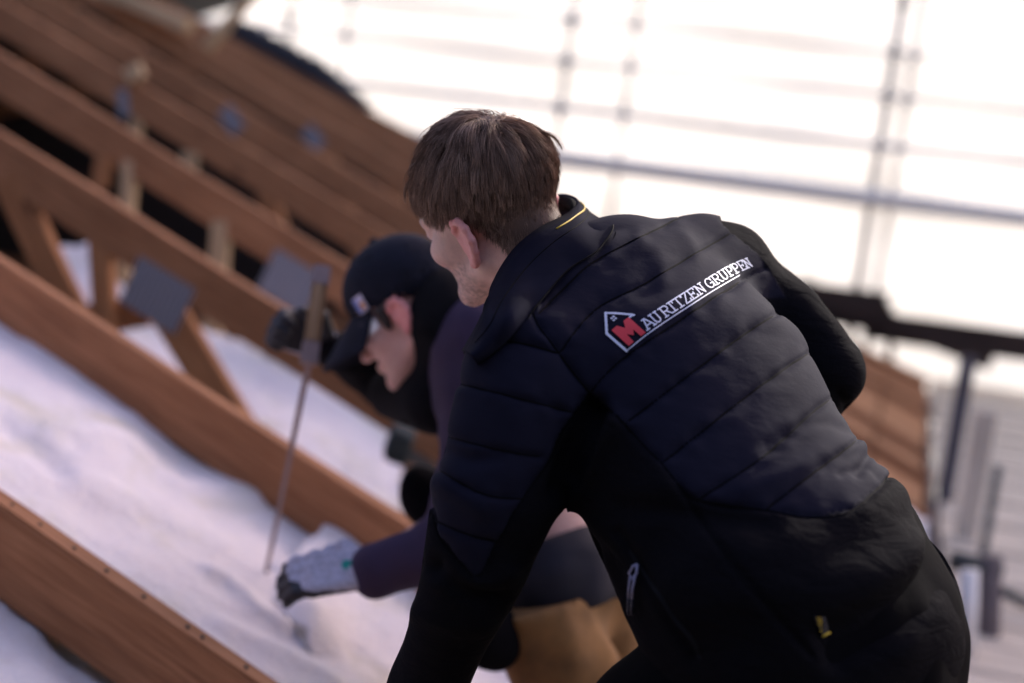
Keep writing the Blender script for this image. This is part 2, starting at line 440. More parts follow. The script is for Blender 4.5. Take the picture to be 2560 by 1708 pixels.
web(3, 18, 440, 175, 770, .10, off=YC, ext=.5)
web(3, 415, 770, 560, 1010, .11, off=YC, ext=.4)
web(3, 252, 590, 262, 760, .07, 'post', off=YC, ext=.3)
web(3, 375, 775, 225, 800, .10, 'cleat', off=YC + .047, ext=.1)
plate(3, 392, 738, 100, 62, .215, .16)
web(4, 325, 400, 320, 520, .05, 'post', off=YC, ext=.5, mm='plank')
web(4, 556, 550, 548, 650, .07, 'post', off=YC, ext=.5, mm='plank')
web(4, 262, 390, 250, 470, .06, 'cleat', off=-.02)
web(4, 700, 680, 830, 890, .11, off=YC, ext=.4)
plate(4, 725, 706, 100, 62, .215, .17)
web(5, 345, 270, 338, 345, .05, 'post', off=YC, ext=.5, mm='plank')
web(5, 476, 380, 470, 440, .07, 'cleat', off=-.02, mm='plank')
web(5, 330, 165, 345, 200, .08, 'cleat', off=-.02, mm='plank')
web(5, 900, 600, 980, 760, .11, off=YC, ext=.4)
plate(5, 308, 258, 6, 55, .13, .055)
for k, u, v in ((6, 578, 300), (7, 783, 345)): plate(k, u, v, 30, 40, .14, .09)
for k in (6, 7, 8, 9, 10, 11):
    t, Y, th, zf, zb, n = TR[k]
    for xa, xb in ((-3.4, -2.6), (-1.9, -1.2)):
        beam('web', (xa, Y + YC, zf(xa) - .12), (xb, Y + YC, zb + .05), .045, .095, M['web'], t)
# nail heads left in the top of the nearest rafter
for u, v in ((100, 1318), (186, 1368), (360, 1488), (470, 1560), (506, 1592), (615, 1672), (30, 1262), (268, 1410)):
    p = PY(u, v, Y0 + .02); 
    nl = bm = bmesh.new(); bmesh.ops.create_cone(bm, cap_ends=True, segments=8, radius1=.0035, radius2=.003, depth=.006)
    me = bm_mesh(bm, 'nail'); o = bpy.data.objects.new('nail', me); COL.objects.link(o); me.materials.append(M['coupler'])
    put(o, Matrix.Translation((p[0], p[1], zroof(p[0]) + .001)), TR[1][0])
# black felt strip on the ninth truss, loose timber on the far trusses
t9 = TR[9]; A = PY(600, 95, t9[1]); Bp = PY(905, 285, t9[1]); n = t9[5]
def on9(u): 
    x = PY(u, 200, t9[1])[0]; return x
x0, x1 = PY(560, 60, t9[1])[0], PY(915, 275, t9[1])[0]
V, F = [], []
nx = 40
for j, (dy, dz) in enumerate(((-.03, .0), (-.03, .10), (.0, .145), (.12, .15), (.2, .12), (.2, 0))):
    for i in range(nx + 1):
        x = x0 + (x1 - x0) * i / nx; e = min(1, i / 4, (nx - i) / 14) ** .7 if i < nx else 0
        V.append((x, t9[1] + dy, t9[3](x) + .004 + (dz * e) * (1 + .12 * math.sin(i * 1.7 + j))))
for j in range(5):
    for i in range(nx): F.append((j * (nx + 1) + i, j * (nx + 1) + i + 1, (j + 1) * (nx + 1) + i + 1, (j + 1) * (nx + 1) + i))
o = world_mesh('roofing_felt', V, F, M['felt']); tag(o, 'black strip of roofing felt lying along the top of a far rafter', 'roofing felt')
o = beam('loose_plank', PY(240, -30, 7.6), PY(475, 66, 7.6), .12, .075, M['plank'], bev=.006); tag(o, 'pale loose plank lying on far rafters at top left', 'plank')
o = beam('leaning_stick', PY(480, 165, 7.75), PY(655, -40, 7.75), .06, .055, M['plank'], up=(0, 1, 0), bev=.004); tag(o, 'thin brown timber stick leaning up against the white sky', 'stick')

# ---------------------------------------------------------------- glass wool
vn1, vn2 = VN(3), VN(11)
def patch(name, c00, c10, c11, c01, thick, seed, amp, label, nu=90, nv=60, droop=.010, rag=.012, dent=(), cre=(), group='white glass wool batts'):
    """a soft slab over four corners (top face), bumpy on top, with torn vertical edges"""
    c = [np.asarray(q, float) for q in (c00, c10, c11, c01)]
    u, v = np.meshgrid(np.linspace(0, 1, nu), np.linspace(0, 1, nv)); u = u.ravel()[:, None]; v = v.ravel()[:, None]
    T = c[0] * (1 - u) * (1 - v) + c[1] * u * (1 - v) + c[2] * u * v + c[3] * (1 - u) * v
    s = T + seed * 3.1
    d = vn1(s * 3.1) * amp + vn2(s * 8) * amp * .55 + vn1(s * 21 + 5) * amp * .22
    edge = np.minimum(np.minimum(u, 1 - u), np.minimum(v, 1 - v))[:, 0]
    d -= droop * np.exp(-edge * 22)
    for (pu, pv, dep, r) in dent:
        q = PIX(T); d += dep * np.exp(-((q[0] - pu) ** 2 + (q[1] - pv) ** 2) / r ** 2)
    if cre:
        q = PIX(T)
        for pl, amp_, wd_ in cre: d += amp_ * np.exp(-(polydist(q[0], q[1], smooth_line(pl, 4)) / wd_) ** 2)
    nrm = unit(np.cross(c[1] - c[0], c[3] - c[0])); 
    if nrm[2] < 0: nrm = -nrm
    T = T + nrm * d[:, None]
    jig = np.stack([vn2(T * 30), vn2(T * 30 + 9), vn2(T * 30 + 17)], 1) * rag * np.exp(-edge * 40)[:, None]; T = T + jig
    Bt = T - nrm * thick
    V = np.concatenate([T, Bt]); n = nu * nv; F = []
    I = lambda i, j: j * nu + i
    for j in range(nv - 1):
        for i in range(nu - 1):
            F.append((I(i, j), I(i + 1, j), I(i + 1, j + 1), I(i, j + 1))); F.append((n + I(i, j + 1), n + I(i + 1, j + 1), n + I(i + 1, j), n + I(i, j)))
    nt_ = len(F)
    for i in range(nu - 1):
        F.append((I(i, 0), n + I(i, 0), n + I(i + 1, 0), I(i + 1, 0))); F.append((I(i + 1, nv - 1), n + I(i + 1, nv - 1), n + I(i, nv - 1), I(i, nv - 1)))
    for j in range(nv - 1):
        F.append((I(0, j + 1), n + I(0, j + 1), n + I(0, j), I(0, j))); F.append((I(nu - 1, j), n + I(nu - 1, j), n + I(nu - 1, j + 1), I(nu - 1, j + 1)))
    o = world_mesh(name, V, F, M['wool']); o.data.materials.append(M['wool_edge'])
    mi = np.zeros(len(F), np.int32); mi[nt_:] = 1; o.data.polygons.foreach_set('material_index', mi)
    tag(o, label, 'insulation', group); return o
def rp(x, y, off): return np.array([x, y, zroof(x) - off])
YR = lambda k: Y0 + SP * (k - 1)
patch('insulation_batt', rp(-2.0, .85, .17), rp(-.62, .85, .17), rp(-.62, YR(1) + .02, .165), rp(-2.0, YR(1) + .02, .165), .16, 1, .016, 'white glass wool batt below the nearest rafter, bottom left corner')
patch('insulation_batt', rp(-2.9, YR(1) + .045, .15), rp(-.35, YR(1) + .045, .155), rp(-.35, YR(2) + .04, .140), rp(-2.9, YR(2) + .04, .132), .15, 2, .014,
      'broad white glass wool blanket between the two nearest rafters', 150, 80, dent=((470, 1150, -.02, 120), (250, 1110, .012, 90), (80, 1000, .01, 130), (720, 1340, -.012, 80)),
      cre=(([(120, 1090), (300, 1105), (440, 1190), (640, 1230)], .014, 28), ([(520, 1420), (580, 1450), (650, 1520), (720, 1560)], .022, 16), ([(200, 1210), (420, 1280), (560, 1350)], .012, 30), ([(560, 1560), (700, 1620), (840, 1700)], .012, 22), ([(0, 1060), (90, 1130), (140, 1180)], -.016, 26)))
patch('insulation_batt', PY(300, 985, YR(3) + .06), PY(1020, 1330, YR(3) + .06), PY(1000, 1060, YR(4) - .03), PY(290, 690, YR(4) - .03), .14, 3, .022,
      'white wool batt seen under the third rafter, behind the diagonal web', 80, 60, .012, .02)
patch('insulation_batt', PY(60, 800, YR(3) + .1), PY(260, 790, YR(3) + .1), PY(250, 610, YR(4)), PY(110, 610, YR(4)), .14, 4, .015,
      'small pale wool batt glimpsed deep between webs at left', 40, 30)
# the piece being cut: a flap with its far corner lifted against the second rafter
def PR(u, v, off):                         # where the ray meets the plane of the wool, off below the rafter tops
    r = P(u, v, 1.0) - CAMLOC; t = (-1.21 - off) / (r[2] + PITCH * r[0]); return CAMLOC + r * t
patch('insulation_batt', PR(650, 1446, .150), PR(900, 1275, .128) + (0, 0, .045), PR(1090, 1440, .12), PR(890, 1800, .165), .05, 5, .010,
      'loose flap of white wool, far corner raised, under the gloved hand', 80, 80, .012, dent=((770, 1560, .040, 85), (900, 1290, .02, 50)))
# a bundled scrap at the far end of the batt, dark bag beside it
_scrap = ('insulation_batt', P(930, 1120, 3.25), P(1010, 1170, 3.2), P(1020, 1110, 3.4), P(955, 1070, 3.45), .05, 6, .014, 'crumpled scrap of wool at the end of the second bay batt', 20, 20)

# ---------------------------------------------------------------- scaffold behind
YS = 14.2
V, F = [], []; nx, nz = 160, 70
for j in range(nz + 1):
    for i in range(nx + 1):
        x = -13 + 24 * i / nx; z = H - 3.2 + 11 * j / nz
        y = YS + .10 * math.sin(x * 1.9 + .4 * z) * math.sin(z * 1.1 + .5) + .05 * math.sin(3.7 * x - 2.2 * z) + .035 * math.sin(1.3 * x + 5.5 * z)
        V.append((x, y, z))
for j in range(nz):
    for i in range(nx): a = j * (nx + 1) + i; F.append((a, a + 1, a + nx + 2, a + nx + 1))
o = world_mesh('scaffold_sheeting', V, F, M['sheet']); tag(o, 'bright white plastic sheeting hung behind the scaffold, lit from behind', 'sheeting')
YP = 13.4
LEDV = (130, 240, 365, 500)
ZL = [PY(2195, v, YP)[2] for v in LEDV]
def coupler(parent, p, s=.075, mm='coupler'):
    bm = box_local(s, s * .9, s * 1.25, .012); o = bpy.data.objects.new('coupler', bm_mesh(bm, 'coupler')); COL.objects.link(o); o.data.materials.append(M[mm])
    put(o, Matrix.Translation(p), parent)
def standard(x, y, z0, z1, heights, label, r=.03, s=.11, mm='steel'):
    e = empty('scaffold_standard', (x, y, z0)); tag(e, label, 'scaffold pole', 'upright scaffold poles')
    o = link('tube', tube_mesh([(x, y, z0), (x, y, z1)], r, 14), M[mm]); adopt(o, e)
    for z in heights: coupler(e, (x, y - .03, z), s, 'coupler' if s >= .1 and mm == 'steel' and 'dark' in label else ('coupler_far' if mm == 'steel' else 'coupler'))
    return e
xs = {u: PY(u, v, YP)[0] for u, v in ((2195, 400), (1405, 250), (1535, 270), (725, 60), (868, 85))}
standard(xs[2195], YP, H - 3, H + 6, ZL + [ZL[0] + .45], 'dark upright scaffold pole with couplers, right of the man', .040, .10)
standard(xs[2195] + .16, YP + .35, H - 3, H + 6, ZL[:2], 'second upright pole just right of the dark coupled pole', .028, .08)
standard(xs[1405], YP, H - 3, H + 6, ZL[:3], 'faint upright pole with coupler dots right of the head', .028, .10)
standard(xs[1535], YP + .5, H - 3, H + 6, [z + .12 for z in ZL[:3]], 'fainter pole next right of the one by the head', .024, .07)
standard(xs[725], YP, H - 3, H + 6, [PY(725, 45, YP)[2]], 'faint pole whose coupler dot shows beside the leaning stick', .024, .09)
standard(xs[868], YP, H - 3, H + 6, [PY(868, 85, YP)[2]], 'very faint pole above the black felt strip', .02, .07)
for z, r, lb in ((ZL[0], .022, 'topmost thin scaffold rail against the white sheeting'), (ZL[1], .026, 'second scaffold rail from the top'), (ZL[2], .036, 'third scaffold rail from the top'), (ZL[3], .085, 'lowest, thickest grey scaffold rail behind the head')):
    o = link('scaffold_rail', tube_mesh([(-10, YP - .08, z), (9, YP - .08, z)], r, 12), M['tube_light']); tag(o, lb, 'scaffold rail', 'horizontal scaffold rails')
# dark boards at the far eave
yb = 12.6
o = beam('toe_board', PY(1860, 735, yb), PY(2216, 782, yb), .04, .34, M['dark_board']); tag(o, 'short dark toe board end beyond the right sleeve', 'board')
o = beam('toe_board', PY(2160, 812, yb - .3), PY(2700, 885, yb - .3), .04, .24, M['dark_board']); tag(o, 'long dark toe board running off the right edge', 'board')
o = beam('barge_board', PY(2000, 715, 12.2), PY(2480, 905, 12.2), .035, .16, M['dark_board']); tag(o, 'sloping dark barge board above the bright slit', 'board')
o = beam('eave_post', PY(2222, 760, 12.1), PY(2226, 935, 12.1), .05, .06, M['dark_board'], up=(1, 0, 0)); tag(o, 'short dark post splitting the bright slit in two', 'post')
# eave side scaffold: uprights, deck boards
e = standard(.335, 7.4, H - 5.5, H - .62, [H - 1.55], 'grey violet upright post at the eave beside the hip', .04, .12, 'greypole')
o = beam('timber_post', (.41, 6.6, H - 5.4), (.41, 6.6, H - .78), .09, .09, M['deck'], up=(1, 0, 0)); tag(o, 'pale square timber post beside the violet pole', 'post')
e = standard(.47, 6.2, H - 5.5, H - .95, [H - 1.7], 'thin dark upright along the right edge of the pale post', .018, .07, 'coupler')
o = link('white_downpipe', tube_mesh([P(2424, 1425, 4.6), P(2416, 1650, 4.6)], .030, 14), M['whitepipe']); tag(o, 'short white pipe just right of the trouser hip', 'pipe')
o = link('lower_pole', tube_mesh([P(2475, 1390, 4.9), P(2462, 1800, 4.9)], .042, 14), M['fascia']); tag(o, 'dark grey pole rising at the bottom edge right of the white pipe', 'scaffold pole')
o = link('short_tie', tube_mesh([P(2380, 1400, 4.9), P(2500, 1430, 4.9)], .035, 12), M['coupler']); tag(o, 'short dark cross tie above the white pipe', 'scaffold rail')
o = link('diagonal_tie', tube_mesh([P(2470, 1465, 5.2), P(2640, 1540, 5.2)], .02, 12), M['coupler']); tag(o, 'thin dark brace crossing the pale deck at right edge', 'scaffold rail')
dk = empty('scaffold_deck', (1.2, 8, H - 1.38)); tag(dk, 'pale scaffold deck of cross planks along the eave', 'scaffold deck')
y = 1.9; i = 0
while y < 13.2:
    wd = .30 + .02 * math.sin(i * 2.3)
    beam('deck_plank', (.31 + .006 * math.sin(i * 5), y + wd / 2, H - 1.38 + .006 * math.sin(i * 3.1)), (2.2, y + wd / 2, H - 1.38 + .006 * math.sin(i * 1.7)), wd - .022, .045, M['deck'], dk, bev=.004)
    y += wd; i += 1
# working board under the near man, low boards where the second man stands
o = beam('work_board', (-1.0, 1.42, H - 1.445), (.6, 1.42, H - 1.445), .62, .05, M['plank']); tag(o, 'broad work board under the near man', 'board')
# odds and ends in the second bay: loose wool end wrap and dark bag

o = beam('eave_fascia', (EAVE + .015, 2.6, zroof(EAVE) - .12), (EAVE + .015, 12.0, zroof(EAVE) - .12), .025, .20, M['fascia']); tag(o, 'grey brown fascia board along the rafter ends', 'fascia board')
def crumple(u, v, Y, sx, sy, sz, label, rot, mm):
    p = PY(u, v, Y); bm = bmesh.new(); bmesh.ops.create_cube(bm, size=1); bmesh.ops.subdivide_edges(bm, edges=bm.edges, cuts=9, use_grid_fill=True)
    co = np.array([tuple(q.co) for q in bm.verts]); r = np.linalg.norm(co, axis=1)
    for q, c in zip(bm.verts, co):
        k = (np.abs(c * 2) ** 6).sum() ** (-1 / 6); c = c * k * (1 + .08 * float(vn1(c[None] * 6 + Y)[0])); q.co = Vector((c[0] * sx, c[1] * sy, c[2] * sz))
    o = bpy.data.objects.new('rag', bm_mesh(bm, 'rag', True)); COL.objects.link(o); o.data.materials.append(mm); o.location = p; o.rotation_euler = (.1, .2, rot)
    tag(o, label, 'rag'); return o

for k in range(5, 11):                      # boards closing the bays at the eave
    ya, yb_ = TR[k][1] + .05, TR[k + 1][1] - .003; zf = TR[k][3]; zg = TR[k + 1][3]
    n_ = TR[k][5]; ep = empty('eave_board', (-.3, ya, zf(-.3))); tag(ep, ['brown eave board in the fifth bay, beside the jacket hip', 'brown eave board in the sixth bay', 'brown eave board in the seventh bay', 'brown eave board in the eighth bay', 'brown eave board in the ninth bay', 'brown eave board in the farthest bay'][k - 5], 'board', 'eave boards between rafter ends')
    for j in range(5):
        xa = -1.25 + j * .3; xb = xa + .285
        beam('plank', (( xa + xb) / 2, ya + .004, (zf(xa) + zf(xb)) / 2 - .075 + .006 * (j % 2)), ((xa + xb) / 2, yb_ - .004, (zg(xa) + zg(xb)) / 2 - .075 + .006 * (j % 2)), .285 / math.cos(rad(21)), .02, M['web'], ep, up=n_)
patch('insulation_batt', rp(-.12, YR(5) + .08, .03), rp(.25, YR(5) + .08, .03), rp(.25, YR(6) - .02, .03), rp(-.12, YR(6) - .02, .03), .04, 7, .014, 'pale lilac scrap of wool at the eave beside the jacket hip', 30, 40, .01, .02)
M['rag'] = plain('dark_rag', (.035, .042, .04), .9, bmp=.5, bscale=40)
crumple(998, 1110, 3.75, .07, .10, .10, 'small dark rag at the ragged end of the wool batt', .4, M['rag'])
# gable end that closes the far side of the attic
t11 = TR[11]; gy = t11[1] + .09
ga, gb = PY(2395, 1034, gy), PY(1000, 352, gy); gs = (gb[2] - ga[2]) / (gb[0] - ga[0]); gc = PY(-150, -245, gy)
g = [(ga[0], gy, t11[4]), tuple(ga), tuple(gb), tuple(gc), (2 * RIDGE - EAVE, gy, t11[4])]
g2 = [(x, y + .12, z) for x, y, z in g]
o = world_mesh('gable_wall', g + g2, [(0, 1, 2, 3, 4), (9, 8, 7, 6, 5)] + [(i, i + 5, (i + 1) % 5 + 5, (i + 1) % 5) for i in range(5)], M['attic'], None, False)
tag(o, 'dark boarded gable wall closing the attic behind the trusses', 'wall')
# roof covering still in place on the other slope
zr = zroof(RIDGE) + .02; sx = 2 * RIDGE - EAVE - .2; ze = zroof(EAVE) - .05
V = [(RIDGE - .02, .3, zr), (RIDGE - .02, 12.2, zr), (sx, 12.2, ze), (sx, .3, ze)]; V += [(x, y, z - .06) for x, y, z in V]
V = [(x, y, z + .02) for x, y, z in V]
o = world_mesh('far_roof_slope', V, [(0, 1, 2, 3), (7, 6, 5, 4), (0, 4, 5, 1), (1, 5, 6, 2), (2, 6, 7, 3), (3, 7, 4, 0)], M['felt'], None, False)
tag(o, 'felted roof slope still covered beyond the ridge', 'roof')

# ================================================================ people: shared pieces
def skin_material(name, base, ear=(.62, .20, .18)):
    m, nt, b, N, L = mat(name)
    a = attr(nt, 'tint'); f = noise(nt, 90, 5, .6); f2 = noise(nt, 700, 3, .7)
    c = mixc(nt, .16, a.outputs['Color'], ramp(nt, f, [(.35, (.50, .22, .17)), (.65, (.85, .58, .48))]))
    L(mixc(nt, .12, c, ramp(nt, f2, [(.4, (.25, .13, .10)), (.6, (.8, .55, .45))])), b.inputs['Base Color'])
    b.inputs['Roughness'].default_value = .52; b.inputs['Subsurface Weight'].default_value = .18
    b.inputs['Subsurface Radius'].default_value = (.012, .004, .002); b.inputs['Subsurface Scale'].default_value = .5
    bump(nt, b, f2, .35, .0015); return m
M['skin'] = skin_material('skin', None)

def color_attr(o, name, arr):
    a = o.data.attributes.new(name, 'FLOAT_COLOR', 'POINT'); c = np.ones((len(arr), 4), np.float32); c[:, :3] = arr; a.data.foreach_set('color', c.ravel())
def float_attr(o, name, arr):
    a = o.data.attributes.new(name, 'FLOAT', 'POINT'); a.data.foreach_set('value', np.asarray(arr, np.float32))

class Head:
    """local axes: right, forward, up (metres); s scales the whole head"""
    def __init__(self, c, right, fwd, up, s, jaw=1.0):
        self.jaw = jaw; self.c = np.asarray(c); self.A = np.stack([unit(right), unit(fwd), unit(up)]); self.s = s
    def w(self, x, y, z): return self.c + (np.array([x, y, z]) * self.s) @ self.A
    def loc(self, Q): return ((Q - self.c) @ self.A.T) / self.s
    def cranium(self): return ellip(self.w(0, -.012, .040), self.A, np.array([.077, .099, .088]) * self.s)
    def skull(self, neck=None):
        s, A, w_ = self.s, self.A, self.w
        J = lambda c: (c[0], c[1], c[2] * self.jaw if c[2] < 0 else c[2])
        E = lambda c, r: ellip(w_(*J(c)), A, np.array(r) * s)
        C = lambda a, b, r, q: capsule(w_(*J(a)), w_(*J(b)), r * s, q * s)
        big = [self.cranium(), E((0, .034, -.032), (.062, .064, .084 * self.jaw)), E((0, .042, -.085), (.050, .048, .040))]
        for sg in (-1, 1):
            big += [C((sg * .053, -.008, -.066), (sg * .018, .080, -.112), .018, .017), E((sg * .046, .062, -.028), (.022, .026, .022))]
        big += [C((-.012, .084, -.114), (.012, .084, -.114), .017, .017), C((-.036, .086, .022), (.036, .086, .022), .013, .013)]
        f1 = union(big, .018 * s)
        det = [C((0, .098, .004), (0, .120, -.040), .009, .012), E((-.012, .106, -.045), (.009, .011, .008)), E((.012, .106, -.045), (.009, .011, .008)),
               E((0, .098, -.070), (.022, .012, .007)), E((0, .097, -.081), (.020, .012, .008))]
        f2 = union(det, .006 * s); eyes = [E((sg * .032, .086, .003), (.0135, .0135, .012)) for sg in (-1, 1)]
        nk = neck
        def f(Q):
            d = smin(f1(Q), f2(Q), .009 * s)
            for e in eyes: d = np.maximum(d, -(e(Q) - .004 * s)) if False else smin(d, e(Q), .004 * s)
            if nk is not None: d = smin(d, nk(Q), .02 * s)
            return d
        return f
    def ear(self, sg):
        w_, s = self.w, self.s
        pts = [(.010, .004, .0), (.010, .020, .004), (.001, .031, .009), (-.013, .031, .013), (-.024, .019, .017), (-.027, .002, .017), (-.021, -.014, .014), (-.011, -.027, .009), (-.002, -.031, .005), (.004, -.022, .001)]
        ws = [w_(sg * (.073 + o), -.010 + a, -.020 + b) for a, b, o in pts]
        rr = [.0035, .0042, .0048, .005, .005, .005, .0048, .0055, .0055, .004]
        fs = [capsule(ws[i], ws[i + 1], rr[i] * s, rr[i + 1] * s) for i in range(len(ws) - 1)]
        tilt = np.stack([self.A[0] * .88 + self.A[1] * .47 * sg, self.A[1] * .88 - self.A[0] * .47 * sg, self.A[2]])
        fs.append(ellip(w_(sg * .080, -.018, -.020), tilt, np.array([.0045, .018, .026]) * s))
        fs.append(ellip(w_(sg * .071, -.010, -.022), self.A, np.array([.010, .012, .020]) * s))
        return union(fs, .005)

def hand_prims(wrist, fdir, pnorm, side, curl=.5, s=1.0, spread=.06, thumb_curl=.4):
    """palm + five fingers; fdir to the fingers, pnorm out of the palm, side=+1 puts the thumb on fdir x pnorm"""
    f = unit(fdir); n = unit(np.asarray(pnorm) - f * (np.asarray(pnorm) @ f)); t = np.cross(f, n) * side
    W = np.asarray(wrist, float); fs = []
    q = lambda a, b, c: W + (f * a + t * b + n * c) * s
    for b0 in (.030, .011, -.009, -.028): fs.append(capsule(q(.005, b0 * .7, 0), q(.085, b0, 0), .013 * s, .0125 * s))
    for b0, L in ((.030, .070), (.011, .080), (-.009, .074), (-.028, .058)):
        p = q(.088, b0, .0); ang = 0; r = .0098 * s
        for k, (fr, bend) in enumerate(((.45, .6), (.31, 1.0), (.24, .8))):
            ang += bend * curl * 1.35; d = f * math.cos(ang) + n * math.sin(ang) + t * (b0 * spread * 10) * (1 - min(1, curl))
            e = p + d * L * fr * s; fs.append(capsule(p, e, r, r * .93)); p = e; r *= .93
    p = q(.022, .032, .006); d = unit(f * .62 + t * .72 + n * .3); e = p + d * .036 * s; fs.append(capsule(p, e, .0145 * s, .0115 * s))
    d2 = unit(f * .9 + t * (.25 - .5 * thumb_curl) + n * (.2 + thumb_curl)); g = e + d2 * .030 * s; fs.append(capsule(e, g, .0115 * s, .0105 * s))
    d3 = unit(f * .9 - t * .2 * thumb_curl + n * (.15 + thumb_curl)); h = g + d3 * .024 * s; fs.append(capsule(g, h, .0105 * s, .009 * s))
    return fs, W, t

# ================================================================ person one: the man in the quilted jacket
HC = P(1228, 532, 1.88)
_f = unit((-.67, .17, .72)); _u = np.array((-.33, -.90, -.20)); _u = unit(_u - _f * (_u @ _f)); _r = np.cross(_f, _u)
hd = Head(HC, D(*_r), D(*_f), D(*_u), .955, .86)
NB = P(1420, 760, 1.83)                       # base of the neck
neck = etube([(hd.w(0, -.028, -.035), hd.A[0], .056, .060), (hd.w(0, -.045, -.10), hd.A[0], .056, .060), (NB, hd.A[0], .062, .062), (P(1560, 900, 1.78), D(.7, -.22, .68), .10, .07)])
fsk = hd.skull(neck)
V, Q = mesh_sdf(fsk, *bounds([hd.w(-.12, -.15, -.16), hd.w(.12, .15, .16), hd.w(-.12, .15, -.16), hd.w(.12, -.15, .16), P(1560, 900, 1.7), P(1560, 900, 1.88)], .04), .0036)
V = relax(V, Q, 1)
nV = len(V)
for sg in (-1, 1):
    fe = hd.ear(sg); c = hd.w(sg * .08, -.015, -.02)
    Ve, Qe = mesh_sdf(fe, c - .05, c + .05, .0016); Ve = relax(Ve, Qe, 2); Q = np.concatenate([Q, Qe + len(V)]); V = np.concatenate([V, Ve])
# arms and hands inside the sleeves belong to the same body
LW, RW = P(1005, 1880, 1.84), P(1850, 1230, 2.06)
bodyarm = union([capsule(P(1330, 850, 1.70), P(1180, 1420, 1.65), .05, .04), capsule(P(1180, 1420, 1.65), LW, .038, .028)], .02)
hl, _, _ = hand_prims(LW, D(-.25, .85, .45), D(-.5, .4, .7), -1, .45)
armf = lambda Q_: smin(bodyarm(Q_), union(hl, .008)(Q_), .012)
Va, Qa = mesh_sdf(armf, *bounds([P(1330, 850, 1.70), LW, LW + D(-.2, .9, .45) * .2], .09), .005); Q = np.concatenate([Q, Qa + len(V)]); V = np.concatenate([V, Va])
bodyarm2 = union([capsule(P(1830, 690, 1.94), P(2055, 925, 1.93), .05, .04), capsule(P(2055, 925, 1.93), RW, .038, .028)], .02)
hr, _, _ = hand_prims(RW, D(-.5, .7, .4), D(-.3, .5, -.6), 1, .6)
armf2 = lambda Q_: smin(bodyarm2(Q_), union(hr, .008)(Q_), .012)
Va, Qa = mesh_sdf(armf2, *bounds([P(1830, 690, 1.94), P(2055, 925, 1.93), RW, RW + D(-.5, .7, .4) * .2], .09), .005); Q = np.concatenate([Q, Qa + len(V)]); V = np.concatenate([V, Va])
PB = P(1950, 1700, 1.62); 
person = world_mesh('person', V, Q, M['skin'])
tag(person, 'man in black quilted jacket leaning forward, back to the camera, red and white logo', 'person')
L3 = hd.loc(V); tint = np.tile(np.array([.86, .57, .47]), (len(V), 1))
def blend(mask, col): 
    global tint
    tint = tint * (1 - mask[:, None]) + np.array(col) * mask[:, None]
vnS = VN(21)
st = np.clip((-.026 - L3[:, 2]) / .03, 0, 1) * np.clip((L3[:, 1] - .0) / .03, 0, 1) * np.clip((.55 + vnS(L3 * 300) * .9), 0, 1) * .8
sb = np.clip((.02 - np.abs(L3[:, 1] - .022)) / .012, 0, 1) * (L3[:, 2] > -.05) * np.clip((.03 - L3[:, 2]) / .02, 0, 1) * np.clip((np.abs(L3[:, 0]) - .05) / .01, 0, 1) * .35
blend(np.maximum(st, sb), (.24, .14, .11))
isear = np.zeros(len(V)); isear[nV:nV + len(V) - nV] = 1; isear[np.abs(L3[:, 0]) < .06] = 0; isear[np.abs(L3).max(1) > .12] = 0
blend(isear * .8, (.85, .29, .27))
blend(np.clip(1 - np.linalg.norm((L3 - (-.045, .07, -.035)) / .03, axis=1), 0, 1) * .6, (.78, .34, .30))
color_attr(person, 'tint', tint)

